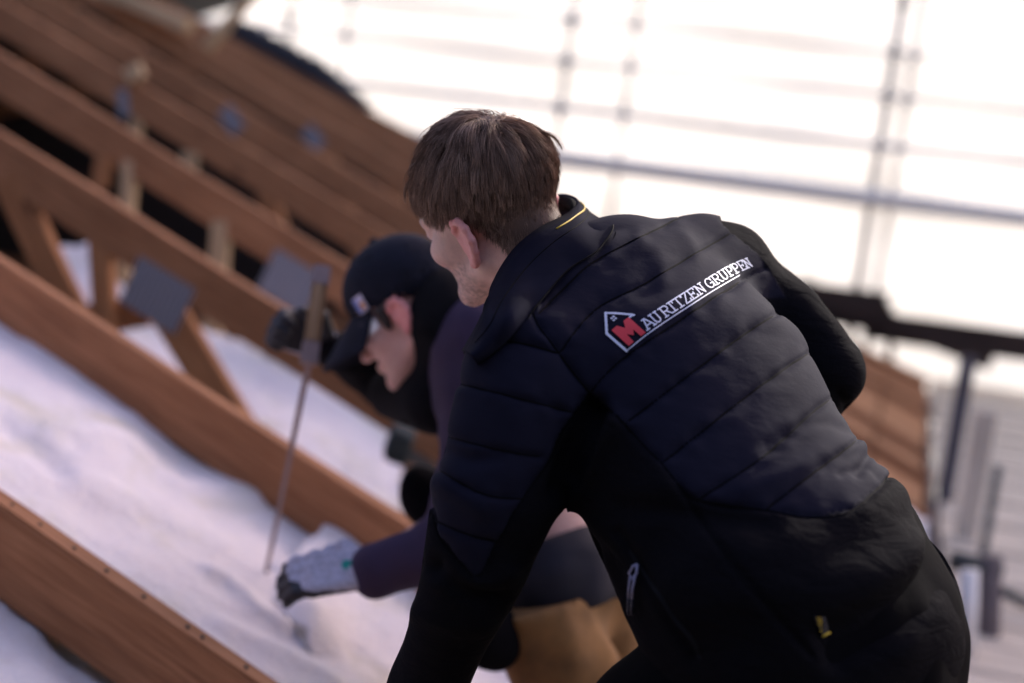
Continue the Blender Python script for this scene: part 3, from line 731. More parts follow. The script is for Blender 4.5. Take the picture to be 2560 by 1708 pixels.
# ---- hair
m_, nt_, b_, N_, L_ = mat('brown_hair')
a_ = attr(nt_, 'rnd'); L_(ramp(nt_, a_.outputs['Fac'], [(0, (.085, .052, .039)), (.45, (.27, .175, .130)), (.8, (.46, .315, .235)), (1, (.62, .46, .35))]), b_.inputs['Base Color'])
b_.inputs['Roughness'].default_value = .6; b_.inputs['Specular IOR Level'].default_value = .12; M['hair'] = m_
def make_hair(hd, fsurf, Vh, Qh, whorl, nst, ng, lenf, volf, lower, down, seed, flow=None):
    rs = np.random.RandomState(seed)
    Lq = hd.loc(Vh[Qh].mean(1)); low = np.interp(-Lq[:, 1], [-b for a, b in [(0, k[0]) for k in lower]], [k[1] for k in lower])
    # lower: list of (fwd, up) with fwd falling
    ok = (Lq[:, 2] > low) & (np.abs(Lq).max(1) < .14)
    ids = np.where(ok)[0]
    a = Vh[Qh]; area = np.linalg.norm(np.cross(a[:, 2] - a[:, 0], a[:, 3] - a[:, 1]), axis=1)[ids]
    area = area * np.clip(.12 + (Lq[ids, 2] - low[ids]) / .022, 0, 1); pick = rs.choice(ids, nst, p=area / area.sum()); uv = rs.rand(nst, 2)
    c = Vh[Qh[pick]]; root = (c[:, 0] * (1 - uv[:, :1]) + c[:, 1] * uv[:, :1]) * (1 - uv[:, 1:]) + (c[:, 3] * (1 - uv[:, :1]) + c[:, 2] * uv[:, :1]) * uv[:, 1:]
    def grad(p):
        e = .0015; return np.stack([fsurf(p + d) - fsurf(p - d) for d in np.eye(3) * e], 1)
    gi = rs.choice(nst, ng, replace=False); S = 8
    def grow(p0, jit):
        L = hd.loc(p0); ln = lenf(L); vol = volf(L) * (1 - .35 * rs.rand(len(p0))) * np.where(rs.rand(len(p0)) < .025, 1.7, 1); path = [p0]; p = p0.copy(); wp = hd.w(*whorl)
        for k in range(1, S + 1):
            g = grad(p); g /= np.linalg.norm(g, axis=1)[:, None] + 1e-9
            d = p - wp; d -= (d * g).sum(1)[:, None] * g; dn = np.linalg.norm(d, axis=1)[:, None] + 1e-6; d = d / dn
            sw = np.cross(g, d) * np.clip(.55 - dn * 6, 0, .55); d = d + sw
            if flow is not None: d = d + flow(hd.loc(p)) @ hd.A
            d = d + down * (.15 + .5 * k / S)
            d = d + jit; d -= (d * g).sum(1)[:, None] * g * .92; d /= np.linalg.norm(d, axis=1)[:, None] + 1e-9
            p = p + d * (ln / S)[:, None]
            want = vol * math.sin(min(1, k / S * 1.25) * 1.45) ; dist = fsurf(p); g = grad(p); g /= np.linalg.norm(g, axis=1)[:, None] + 1e-9
            p = p + g * np.clip(want - dist, -.002, .02)[:, None]; path.append(p)
        return np.stack(path, 1)
    G = grow(root[gi], rs.randn(ng, 3) * .24)
    own = grow(root, rs.randn(nst, 3) * .10)
    near = np.zeros(nst, int)
    for s_ in range(0, nst, 2000):
        near[s_:s_ + 2000] = ((root[s_:s_ + 2000, None] - root[gi][None]) ** 2).sum(2).argmin(1)
    t = np.linspace(0, 1, S + 1)[None, :, None]
    cl = G[near] + (root - root[gi][near])[:, None] * (1 - .55 * t)
    wgt = np.clip(t * 1.2, 0, .62); path = own * (1 - wgt) + cl * wgt + (rs.randn(nst, 1, 3) * .0012) * t
    n, K = path.shape[:2]
    tg = np.gradient(path, axis=1); tg /= np.linalg.norm(tg, axis=2)[..., None] + 1e-9
    ref = unit([.3, .5, .8]); x = np.cross(tg, ref); x /= np.linalg.norm(x, axis=2)[..., None] + 1e-9; y = np.cross(tg, x)
    r = (.00033 * (1 - .75 * np.linspace(0, 1, K) ** 2))[None, :, None]
    rings = np.stack([path + (x * math.cos(q) + y * math.sin(q)) * r for q in (0, 2.094, 4.189)], 2)
    V = rings.reshape(-1, 3); base = (np.arange(n)[:, None, None] * K + np.arange(K - 1)[None, :, None]) * 3; k3 = np.arange(3)[None, None]
    F = np.stack([base + k3, base + (k3 + 1) % 3, base + 3 + (k3 + 1) % 3, base + 3 + k3], -1).reshape(-1, 4)
    gr = rs.rand(ng) ** 1.3; rnd = np.repeat(np.clip(.45 * gr[near] + .55 * rs.rand(n), 0, 1), K * 3)
    return V, F, rnd
lower1 = [(.11, .084), (.085, .078), (.070, .074), (.055, .064), (.040, .052), (.028, .036), (.014, .022), (.006, .022), (-.012, .024), (-.030, .012), (-.042, -.022), (-.06, -.056), (-.085, -.078), (-.12, -.080)]
WH = (.012, -.058, .112)
def len1(L): return np.clip(.016 + .042 * np.clip((L[:, 2] + .0) / .1, 0, 1) - .026 * np.clip((L[:, 1] - .03) / .05, 0, 1) - .012 * np.clip((-.03 - L[:, 2]) / .05, 0, 1), .012, .085)
def vol1(L): return .0035 + .0150 * np.clip((L[:, 2] + .01) / .09, 0, 1) ** 1.3
def flow1(L):
    front = np.clip((L[:, 1] + .02) / .06, 0, 1) * np.clip((L[:, 2] - .03) / .05, 0, 1)
    return np.stack([-.30 * front, .55 * front, -.10 * np.ones(len(L))], 1)
fcr = union([hd.cranium(), ellip(hd.w(0, .034, -.032), hd.A, np.array([.062, .064, .084]) * hd.s), neck], .02)
Vh, Fh, rnd = make_hair(hd, fcr, V[:nV], Q[(Q < nV).all(1)], WH, 30000, 900, len1, vol1, lower1, D(0, .9, .1), 4, flow1)
# under-layer so no scalp shows between strands
Lv = hd.loc(V[:nV]); low = np.interp(-Lv[:, 1], [-k[0] for k in lower1], [k[1] for k in lower1])
keep = (Lv[:, 2] > low + .013) & (np.abs(Lv).max(1) < .14); Qk = Q[(Q < nV).all(1)]; Qk = Qk[keep[Qk].all(1)]
Nv = vnormals(V[:nV], Q[(Q < nV).all(1)]); used = np.unique(Qk); mp_ = np.full(nV, -1); mp_[used] = np.arange(len(used))
Vc = V[:nV][used] + Nv[used] * (.0012 + .0035 * np.clip((Lv[used, 2] - low[used] - .013) / .03, 0, 1))[:, None]
hair = world_mesh('hair', np.concatenate([Vh, Vc]), np.concatenate([Fh, mp_[Qk] + len(Vh)]), M['hair'], person)
float_attr(hair, 'rnd', np.concatenate([rnd, np.full(len(Vc), .12)]))

# ---- jacket
m_, nt_, b_, N_, L_ = mat('quilted_nylon_and_softshell')
a_ = attr(nt_, 'quilt'); fq = a_.outputs['Fac']
n1 = noise(nt_, 7, 4, .55); n2 = noise(nt_, 45, 5, .6, None, (1, 1, 2.2)); n3 = noise(nt_, 900, 2, .5)
cq = ramp(nt_, n1, [(.3, (.0098, .0098, .0200)), (.7, (.0135, .0135, .0260))])
cs = ramp(nt_, n3, [(.35, (.0052, .0050, .0068)), (.7, (.0090, .0086, .0106))])
L_(mixc(nt_, fq, cs, cq), b_.inputs['Base Color'])
rr_ = N_('ShaderNodeMapRange'); L_(fq, rr_.inputs[0]); rr_.inputs[3].default_value = .82; rr_.inputs[4].default_value = .82; L_(rr_.outputs[0], b_.inputs['Roughness'])
sp_ = N_('ShaderNodeMapRange'); L_(fq, sp_.inputs[0]); sp_.inputs[3].default_value = .015; sp_.inputs[4].default_value = .05; L_(sp_.outputs[0], b_.inputs['Specular IOR Level'])
b_.inputs['Sheen Weight'].default_value = .0; b_.inputs['Sheen Roughness'].default_value = .5
n4 = noise(nt_, 17, 4, .55, None, (1, 1, 2.5), .8); mm_ = N_('ShaderNodeMath'); mm_.operation = 'MULTIPLY_ADD'; L_(fq, mm_.inputs[0]); mm_.inputs[1].default_value = -.86; mm_.inputs[2].default_value = 1.0; m2_ = N_('ShaderNodeMath'); m2_.operation = 'MULTIPLY'; L_(n4, m2_.inputs[0]); L_(mm_.outputs[0], m2_.inputs[1]); q_ = bump(nt_, b_, m2_.outputs[0], .26, .02); q_ = bump(nt_, b_, n2, .13, .006, q_); bump(nt_, b_, n3, .10, .001, q_); M['jacket'] = m_
RS, RH = D(.697, -.22, .682), D(.80, .02, .60)
torso = etube([(P(1525, 705, 1.82), RS, .100, .078), (P(1575, 790, 1.80), RS, .172, .108), (P(1690, 960, 1.745), RS, .200, .128), (P(1790, 1170, 1.70), D(.72, -.15, .68), .195, .132),
               (P(1915, 1390, 1.66), D(.77, -.05, .64), .202, .150), (P(2015, 1560, 1.635), RH, .205, .160)])
slL = etube([(P(1440, 830, 1.73), RS, .066, .066), (P(1335, 910, 1.67), RS, .078, .078), (P(1302, 1020, 1.645), RS, .076, .076), (P(1240, 1230, 1.63), RS, .070, .068), (P(1180, 1430, 1.65), RS, .059, .057), (P(1078, 1690, 1.74), RS, .047, .046), (P(1015, 1855, 1.82), RS, .041, .041)])
slR = etube([(P(1740, 680, 1.91), RS, .070, .070), (P(1850, 725, 1.95), RS, .066, .066), (P(1960, 795, 1.955), RS, .066, .066), (P(2052, 915, 1.93), RS, .056, .056), (P(1960, 1080, 2.0), RS, .05, .05), (P(1860, 1215, 2.05), RS, .042, .042)])
yoke = capsule(P(1600, 690, 1.85), P(1790, 680, 1.925), .066, .060)
fj0 = union([torso, slL, slR, yoke], .045)
lo, hi = bounds([P(900, 500, 1.6), P(2400, 500, 1.9), P(900, 1950, 1.7), P(2400, 1750, 1.6), P(2200, 700, 2.1), P(1500, 700, 2.05), P(1700, 1200, 1.45)], .06)
Vj, Qj = mesh_sdf(fj0, lo, hi, .0033); Vj = relax(Vj, Qj, 4)
Nj = vnormals(Vj, Qj)
u, v, dep = PIX(Vj); face = (Nj * (CAMLOC - Vj)).sum(1) > 0
SEAM_EDGE = [(1420, 560), (1366, 638), (1338, 730), (1336, 796), (1397, 883), (1473, 980), (1535, 1031), (1606, 1112), (1657, 1163), (1698, 1214), (1749, 1250), (1912, 1276), (2014, 1296), (2116, 1286), (2193, 1224), (2232, 1168)]
BACK = [[(1346, 786), (1420, 712), (1489, 653), (1626, 582), (1695, 548)], [(1399, 883), (1450, 816), (1504, 765), (1606, 714), (1734, 638), (1825, 585)],
        [(1476, 980), (1520, 930), (1570, 888), (1708, 796), (1851, 704), (1930, 662)], [(1565, 1059), (1708, 949), (1861, 837), (1962, 772)],
        [(1657, 1158), (1810, 1036), (1938, 939), (2036, 874)], [(1749, 1247), (1902, 1148), (2014, 1046), (2094, 984)], [(1912, 1276), (2014, 1199), (2116, 1122), (2200, 1052)]]
SLEDGE = [(1473, 982), (1404, 1085), (1378, 1147), (1311, 1240), (1244, 1354), (1197, 1441), (1146, 1400), (1099, 1343), (1080, 1270)]
SLV = [[(1267, 754), (1300, 742), (1338, 740)], [(1190, 860), (1262, 853), (1330, 864), (1395, 884)], [(1140, 958), (1285, 993), (1429, 1031)], [(1110, 1090), (1259, 1127), (1350, 1141)],
       [(1090, 1170), (1182, 1225), (1239, 1243), (1312, 1248)], [(1070, 1295), (1166, 1335), (1240, 1355)]]
px2m = dep / FPX
quiltpoly = [(1420, 500)] + SEAM_EDGE[:6] + SLEDGE[1:] + [(900, 1270), (900, 500)]
backpoly = [(1420, 500)] + SEAM_EDGE + [(2260, 1150), (2300, 900), (2000, 500)]
qm = (inpoly(u, v, quiltpoly) | inpoly(u, v, backpoly))
torsoD = torso(Vj); isR = (slR(Vj) < torsoD) & (slL(Vj) > .02)
qm = qm & ~(isR & (torsoD > .008) & (v > 745)) & ~(isR & (u > np.interp(v, [560, 600, 640, 700, 745], [1800, 1845, 1893, 1935, 1962])))
seams = np.full(len(Vj), 1e9)
for s_ in [smooth_line(x, 4) for x in BACK + SLV + [SEAM_EDGE, SLEDGE]]: seams = np.minimum(seams, polydist(u, v, s_))
sm = seams * px2m
puff = np.where(qm & face, .0034 * (1 - np.exp(-sm / .008)) - .0022 * np.exp(-(sm / .0032) ** 2), 0)
edge = np.minimum(polydist(u, v, smooth_line(SEAM_EDGE, 4)), polydist(u, v, smooth_line(SLEDGE, 4))) * px2m
puff = np.where(~qm & face, -.0045 * np.exp(-(edge / .0035) ** 2), puff)
# gathers at the seams, soft wrinkles, deep folds
vj1, vj2 = VN(31), VN(37)
gather = vj1(np.stack([u / 34, v / 34, dep * 0], 1)) * .0030 * np.exp(-sm / .012) * qm
big = vj2(Vj * 9) * .0042 + vj1(Vj * 19 + 3) * .0021
FOLD = [([(2330, 1215), (2355, 1300), (2320, 1420), (2240, 1500), (2080, 1580)], -.010, .016), ([(2385, 1330), (2345, 1440), (2240, 1560), (2100, 1640)], -.012, .014),
        ([(2280, 1205), (2150, 1300), (1950, 1380), (1750, 1400)], .008, .03), ([(2300, 1380), (2100, 1470), (1850, 1500), (1700, 1470)], .008, .03),
        ([(1480, 1010), (1430, 1130), (1400, 1230)], -.012, .012), ([(1530, 1060), (1470, 1150), (1420, 1260)], .008, .014), ([(1500, 1010), (1480, 1110), (1440, 1200)], -.008, .008),
        ([(2095, 985), (2150, 1085), (2040, 1060), (1920, 1110)], -.003, .007), ([(2180, 1095), (2080, 1130), (1960, 1190), (1860, 1230)], .005, .012), ([(2140, 1190), (2180, 1130), (2200, 1150)], -.005, .006),
        ([(2100, 1190), (2160, 1170), (2190, 1200)], -.003, .005), ([(1650, 1230), (1600, 1330), (1640, 1440), (1720, 1540)], .006, .03), ([(1120, 1130), (1180, 1150), (1250, 1140)], -.006, .01),
        ([(1100, 1210), (1150, 1230), (1200, 1270)], .005, .012), ([(1380, 900), (1450, 820), (1560, 760)], .003, .02), ([(1600, 600), (1640, 640), (1650, 700)], .003, .012),
        ([(1690, 560), (1720, 610), (1740, 640)], .003, .01), ([(1240, 1500), (1180, 1480), (1090, 1420)], -.009, .012), ([(1260, 1430), (1200, 1460), (1120, 1440)], .007, .014),
        ([(1200, 1560), (1130, 1560), (1050, 1530)], .004, .014), ([(1440, 1330), (1530, 1400), (1560, 1480)], -.004, .01), ([(1550, 1330), (1640, 1470), (1740, 1640)], -.004, .006),
        ([(1700, 1220), (1800, 1370), (1900, 1500), (2030, 1640)], -.0025, .004), ([(1560, 1270), (1700, 1280), (1900, 1320)], -.005, .014)]
fold = np.zeros(len(Vj))
for pl, amp, wd in FOLD: fold += np.where(face, amp * np.where(qm, 1.0, 1.6) * np.exp(-(polydist(u, v, smooth_line(pl, 4)) * px2m / wd) ** 2), 0)
Vj = Vj + Nj * (puff + gather + big * np.where(qm, .45, np.where(isR, 2.6, 1.9)) + fold)[:, None]
jacket = world_mesh('jacket', Vj, Qj, M['jacket'], person)
qa = qm.astype(float)
for _ in range(2):
    S_ = np.zeros(len(qa)); c_ = np.zeros(len(qa))
    for k in range(4): np.add.at(S_, Qj[:, k], qa[Qj[:, (k + 1) % 4]]); np.add.at(c_, Qj[:, k], 1)
    qa = .5 * qa + .5 * S_ / np.maximum(c_, 1)
float_attr(jacket, 'quilt', qa)
BV = BVHTree.FromPolygons([tuple(x) for x in Vj], [tuple(map(int, q)) for q in Qj])
def on_jacket(uu, vv, lift=.0012):
    r = unit(P(uu, vv, 1.0) - CAMLOC); h = BV.ray_cast(Vector(CAMLOC), Vector(r))
    if h[0] is None: return None
    return np.array(h[0]) + np.array(h[1]) * lift * (1 if h[1].dot(Vector(-r)) > 0 else -1)
# seams: thin dark stitched lines lying in the grooves
def ribbon(name, pl, wd, material, parent, lift=.0008, step=7):
    pts = smooth_line(pl, 5); L = np.concatenate([[0], np.cumsum(np.hypot(*np.diff(pts, axis=0).T))]); n = max(3, int(L[-1] / step))
    t = np.linspace(0, L[-1], n); q = np.stack([np.interp(t, L, pts[:, k]) for k in (0, 1)], 1)
    W = [on_jacket(*a, lift=lift) for a in q]; W = [w_ for w_ in W if w_ is not None]
    # break at depth jumps
    runs, cur = [], [W[0]]
    for a in W[1:]:
        if np.linalg.norm(a - cur[-1]) > .03: runs.append(cur); cur = [a]
        else: cur.append(a)
    runs.append(cur); runs = [max(runs, key=len)]; V, F = [], []
    for r in runs:
        if len(r) < 3: continue
        r = np.array(r); r[1:-1] = (r[:-2] + 2 * r[1:-1] + r[2:]) / 4
        tg = np.gradient(r, axis=0); vw = CAMLOC - r
        sd = np.cross(tg, vw); sd /= np.linalg.norm(sd, axis=1)[:, None] + 1e-9; b = len(V)
        taper = np.ones(len(r)); taper[0] = taper[-1] = .3
        for p_, s_, tp in zip(r, sd, taper): V += [p_ + s_ * wd * tp, p_ - s_ * wd * tp]
        for i in range(len(r) - 1): F.append((b + 2 * i, b + 2 * i + 1, b + 2 * i + 3, b + 2 * i + 2))
    return world_mesh(name, V, F, material, parent)
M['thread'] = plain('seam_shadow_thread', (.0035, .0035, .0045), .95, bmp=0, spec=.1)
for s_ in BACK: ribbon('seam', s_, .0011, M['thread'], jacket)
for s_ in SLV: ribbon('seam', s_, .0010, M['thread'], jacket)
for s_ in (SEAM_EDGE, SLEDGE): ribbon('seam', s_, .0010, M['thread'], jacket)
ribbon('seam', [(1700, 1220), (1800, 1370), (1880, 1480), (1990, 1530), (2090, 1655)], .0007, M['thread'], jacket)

# ---- collar
M['collar'] = plain('collar_nylon', (.0105, .0105, .020), .85, scale=12, bmp=.15, bscale=40, spec=.03)
M['lining'] = plain('black_fleece_lining', (.0045, .0045, .0055), .95, bmp=.5, bscale=400, spec=.1)
top_c = [(1330, 500, 1.99), (1395, 488, 1.96), (1440, 503, 1.905), (1425, 535, 1.85), (1345, 578, 1.80), (1284, 632, 1.775), (1234, 714, 1.765), (1206, 796, 1.775), (1160, 880, 1.80)]
mid_c = [(1350, 545, 2.0), (1420, 520, 1.96), (1478, 540, 1.905), (1455, 580, 1.835), (1390, 630, 1.775), (1325, 695, 1.745), (1268, 770, 1.735), (1228, 835, 1.75), (1175, 888, 1.79)]
bas_c = [(1400, 610, 2.0), (1460, 570, 1.96), (1535, 570, 1.90), (1500, 625, 1.80), (1420, 680, 1.745), (1350, 760, 1.72), (1280, 830, 1.71), (1235, 875, 1.73), (1190, 905, 1.785)]
BVp = BVHTree.FromPolygons([tuple(v_.co) for v_ in person.data.vertices], [tuple(p_.vertices) for p_ in person.data.polygons])
def front(c, gap):
    r = unit(P(c[0], c[1], 1.0) - CAMLOC); ds = [c[2]]
    for b in (BV, BVp):
        h = b.ray_cast(Vector(CAMLOC), Vector(r))
        if h[0] is not None:
            dd = float(PIX(np.array([h[0]]))[2][0]); ds.append(dd - gap)
    return P(c[0], c[1], max(min(ds), c[2] - .26))
rows = [smooth_line([(front(c, g_) if 2 <= i_ else P(*c)) for i_, c in enumerate(cv)], 8) for cv, g_ in ((top_c, .020), (mid_c, .020), (bas_c, .003))]
n = len(rows[0]); prof = []
for t in np.linspace(0, 1, 9):
    a, b, c = rows; prof.append(a * (1 - t) * (1 - 2 * t) + b * 4 * t * (1 - t) + c * t * (2 * t - 1))
prof = np.array(prof); cen = np.array([NB * (1 - i / n) + hd.w(0, -.03, -.05) * (i / n) for i in range(n)]).mean(0)
def shell(name, prof, off, material, parent):
    R_, n = prof.shape[:2]; N = np.zeros_like(prof)
    du = np.gradient(prof, axis=1); dv = np.gradient(prof, axis=0); N = np.cross(du, dv); N /= np.linalg.norm(N, axis=2)[..., None] + 1e-9
    if ((prof - cen) * N).sum() < 0: N = -N
    V = np.concatenate([(prof + N * off).reshape(-1, 3), (prof - N * off).reshape(-1, 3)]); K = R_ * n; F = []
    for r in range(R_ - 1):
        for i in range(n - 1):
            a = r * n + i; F.append((a, a + 1, a + n + 1, a + n)); F.append((K + a + n, K + a + n + 1, K + a + 1, K + a))
    for i in range(n - 1): F.append((i + 1, i, K + i, K + i + 1))
    for r in range(R_ - 1): F.append((r * n, (r + 1) * n, K + (r + 1) * n, K + r * n)); F.append(((r + 1) * n + n - 1, r * n + n - 1, K + r * n + n - 1, K + (r + 1) * n + n - 1))
    return world_mesh(name, V, F, material, parent), N
collar, cN = shell('collar', prof, .0035, M['collar'], jacket)
link_ = prof[:5] - cN[:5] * .0085
lining, _ = shell('collar_lining', np.concatenate([prof[:1] - cN[:1] * .002 + (prof[:1] - prof[1:2]) * .35, link_]), .0035, M['lining'], jacket)
M['yellow'] = plain('yellow_piping', (.62, .42, .03), .6, bmp=0)
yl = (prof[2] * .6 + prof[1] * .4 + cN[1] * .0045)[12:30]; 
o = link('piping', tube_mesh(yl, .0011, 6), M['yellow']); adopt(o, jacket)
for row in (3, 8):
    o = link('seam', tube_mesh((prof[row] + cN[row] * .0035)[8:n - 4], .0010, 5), M['thread']); adopt(o, jacket)

# ---- printed logo: filled shapes rasterised finely and laid on the cloth
Z8 = lambda x, y: (1480 + x / 5.341, 630 + y / 5.341)
M['print_white'] = plain('white_print', (.62, .66, .80), .55, bmp=0, var=.04)
M['print_red'] = plain('red_print', (.70, .035, .05), .5, bmp=0, var=.06)
GS = 3.6
gx = np.arange(140, 2200, GS); gyv = np.arange(40, 1370, GS); GX, GY = np.meshgrid(gx, gyv); cxv, cyv = (GX + GS / 2).ravel(), (GY + GS / 2).ravel()
cache = {}
def lay(name, mask, material, lift):
    mask = mask.reshape(GX.shape); jj, ii = np.where(mask); V, F, idx = [], [], {}
    def vid(i, j):
        if (i, j) not in idx:
            if (i, j) not in cache: cache[(i, j)] = on_jacket(*Z8(140 + i * GS, 40 + j * GS), lift=0.0)
            p_ = cache[(i, j)]
            if p_ is None: return None
            idx[(i, j)] = len(V); V.append(p_ + unit(CAMLOC - p_) * lift)
        return idx[(i, j)]
    for j, i in zip(jj, ii):
        q = [vid(i, j), vid(i + 1, j), vid(i + 1, j + 1), vid(i, j + 1)]
        if None not in q: F.append(q)
    return world_mesh(name, V, F, material, jacket)
def stroke(pl, w_): return polydist(cxv, cyv, pl) < w_
wm = stroke([(463, 1322), (197, 1090), (181, 815)], 17) | stroke([(181, 815), (330, 818), (545, 838)], 13) | stroke([(545, 838), (505, 868)], 13) | inpoly(cxv, cyv, [(530, 822), (585, 838), (548, 862)])
for a, b in ((288, 862), (262, 885), (317, 887), (290, 911)): wm |= inpoly(cxv, cyv, [(a - 22, b), (a, b - 15), (a + 22, b), (a, b + 15)])
under = smooth_line([(463, 1318), (500, 1290), (740, 1097), (1000, 917), (1300, 722), (1500, 592), (1700, 468), (1970, 312)], 4)
wm |= stroke(under, 7.5)
lay('house_emblem', wm, M['print_white'], .0016)
lay('red_letter', inpoly(cxv, cyv, [(260, 1045), (330, 985), (445, 1015), (420, 920), (490, 870), (715, 1075), (655, 1125), (550, 1035), (560, 1110), (465, 1100), (558, 1200), (490, 1255)]), M['print_red'], .0018)
# slab serif capitals as strokes in a unit box (x right, y up)
def arc(cx, cy, rx, ry, a0, a1, n=10): return [(cx + rx * math.cos(rad(a0 + (a1 - a0) * i / n)), cy + ry * math.sin(rad(a0 + (a1 - a0) * i / n))) for i in range(n + 1)]
GLY = {
 'A': [[(.12, .05), (.46, .95), (.54, .95), (.88, .05)], [(.25, .36), (.75, .36)], [(0, .05), (.28, .05)], [(.72, .05), (1, .05)], [(.28, .95), (.54, .95)]],
 'U': [[(.18, .95), (.18, .32)] + arc(.5, .32, .32, .27, 180, 360) + [(.82, .95)], [(.02, .95), (.36, .95)], [(.64, .95), (.98, .95)]],
 'R': [[(.2, .05), (.2, .95), (.55, .95)] + arc(.55, .72, .27, .23, 90, -90, 8) + [(.2, .49)], [(.5, .49), (.82, .05), (1, .05)], [(.02, .05), (.4, .05)], [(.02, .95), (.3, .95)]],
 'I': [[(.5, .05), (.5, .95)], [(.05, .05), (.95, .05)], [(.05, .95), (.95, .95)]],
 'T': [[(.5, .05), (.5, .95)], [(.3, .05), (.7, .05)], [(.06, .76), (.06, .95), (.94, .95), (.94, .76)]],
 'Z': [[(.1, .76), (.1, .95), (.88, .95), (.08, .05), (.94, .05), (.94, .26)]],
 'E': [[(.02, .05), (.92, .05), (.92, .25)], [(.02, .95), (.9, .95), (.9, .76)], [(.2, .05), (.2, .95)], [(.2, .5), (.66, .5)], [(.66, .4), (.66, .6)]],
 'N': [[(.18, .05), (.18, .95), (.82, .05), (.82, .95)], [(0, .05), (.36, .05)], [(.0, .95), (.2, .95)], [(.62, .95), (1, .95)]],
 'G': [arc(.5, .5, .42, .45, 50, 360, 16) + [(.92, .45), (.6, .45)], [(.88, .95), (.86, .68)], [(.92, .45), (.92, .08)]],
 'P': [[(.22, .05), (.22, .95), (.55, .95)] + arc(.55, .7, .32, .25, 90, -90, 8) + [(.22, .45)], [(.02, .05), (.48, .05)], [(.02, .95), (.3, .95)]]}
bl = smooth_line([(740, 1052), (1000, 872), (1300, 677), (1500, 548), (1700, 425), (1900, 308), (2040, 242), (2155, 195)], 6)
LET = [('A', 740, 868), ('U', 862, 958), ('R', 985, 1100), ('I', 1098, 1152), ('T', 1150, 1275), ('Z', 1265, 1348), ('E', 1352, 1440), ('N', 1448, 1542), ('G', 1574, 1664), ('R', 1668, 1762), ('U', 1763, 1845), ('P', 1850, 1932), ('P', 1928, 2008), ('E', 2010, 2086), ('N', 2082, 2158)]
lm_ = np.zeros(len(cxv), bool)
for ch, xa, xb in LET:
    base = lambda x: np.array([x, np.interp(x, bl[:, 0], bl[:, 1])])
    k = (xa - 740) / 1400; up = np.array([-112 + 30 * k, -108 - 2 * k]) * 1.08
    for s_ in GLY[ch]:
        pl = [tuple(base(xa + (xb - xa) * x) + up * (y * 1.0)) for x, y in s_]; lm_ |= stroke(pl, 9.5 - 2.0 * k)
lay('lettering', lm_, M['print_white'], .0017)

# ---- side pocket zip, cord puller, woven tag
M['zip'] = plain('zip_teeth', (.008, .008, .010), .7, 0, bmp=.6, bscale=300, spec=.1)
M['cord'] = plain('grey_cord', (.26, .25, .36), .6, bmp=0)
M['cord_tip'] = plain('cord_tip', (.03, .03, .05), .5, bmp=0)
zp = ribbon('zip', [(1575, 1375), (1595, 1410), (1640, 1470), (1690, 1545), (1735, 1600), (1755, 1650)], .0022, M['zip'], jacket, .002)
a = [on_jacket(u_, v_, .006) for u_, v_ in ((1600, 1412), (1588, 1418), (1583, 1432), (1590, 1446), (1598, 1436), (1600, 1412))]
o = link('zip_puller', tube_mesh(a, .0016, 7), M['cord']); adopt(o, jacket)
for dx in (0, 8):
    a = [on_jacket(u_ + dx, v_, .008) for u_, v_ in ((1589, 1440), (1588, 1470), (1588, 1492))]; o = link('pull_cord', tube_mesh(a, .0014, 7), M['cord']); c_ = adopt(o, jacket)
    a = [on_jacket(u_ + dx, v_, .008) for u_, v_ in ((1588, 1492), (1587, 1512), (1587, 1530))]; o = link('cord_tip', tube_mesh(a, .0016, 7), M['cord_tip']); adopt(o, jacket)
M['tag'] = plain('woven_tag', (.006, .006, .016), .7, bmp=0)
M['tag_yellow'] = plain('tag_yellow', (.75, .52, .03), .6, bmp=0)
T4 = [on_jacket(u_, v_, .004) for u_, v_ in ((2030, 1538), (2058, 1536), (2069, 1576), (2048, 1590))]
tg = world_mesh('woven_tag', T4 + [p_ - unit(CAMLOC - p_) * .002 for p_ in T4], [(3, 2, 1, 0), (4, 5, 6, 7), (0, 1, 5, 4), (1, 2, 6, 5), (2, 3, 7, 6), (3, 0, 4, 7)], M['tag'], jacket, False)
o = link('tag_fold', tube_mesh([T4[3] + unit(CAMLOC - T4[3]) * .001, T4[2] + unit(CAMLOC - T4[2]) * .001], .0012, 6), M['tag_yellow']); adopt(o, jacket)
def tag_text(body, u0, u1, v0, v1, material, shear=.15):
    cu = bpy.data.curves.new('txt', 'FONT'); cu.body = body; to = bpy.data.objects.new('txt', cu); COL.objects.link(to)
    bpy.context.view_layer.update(); me = to.evaluated_get(bpy.context.evaluated_depsgraph_get()).to_mesh()
    co = np.array([tuple(v_.co) for v_ in me.vertices]); fs = [tuple(p_.vertices) for p_ in me.polygons]; to.to_mesh_clear(); bpy.data.objects.remove(to)
    s_ = (co[:, 0] - co[:, 0].min()) / np.ptp(co[:, 0]); t_ = (co[:, 1] - co[:, 1].min()) / np.ptp(co[:, 1]); V = []
    A_, B_, C_, D_ = T4            # text runs from the D-C end up to the A-B end, letters' feet towards A-D
    for a, b in zip(s_, t_):
        f_ = v0 + (v1 - v0) * a; g_ = 1 - (u0 + (u1 - u0) * b)
        p_ = (D_ * (1 - g_) + C_ * g_) * (1 - f_) + (A_ * (1 - g_) + B_ * g_) * f_; V.append(p_ + unit(CAMLOC - p_) * .0012)
    return world_mesh('tag_lettering', V, fs, material, jacket, False)
tag_text('Snickers', .38, .98, .20, .95, M['tag_yellow'])
tag_text('WORKWEAR', .16, .28, .45, .95, M['cord'])

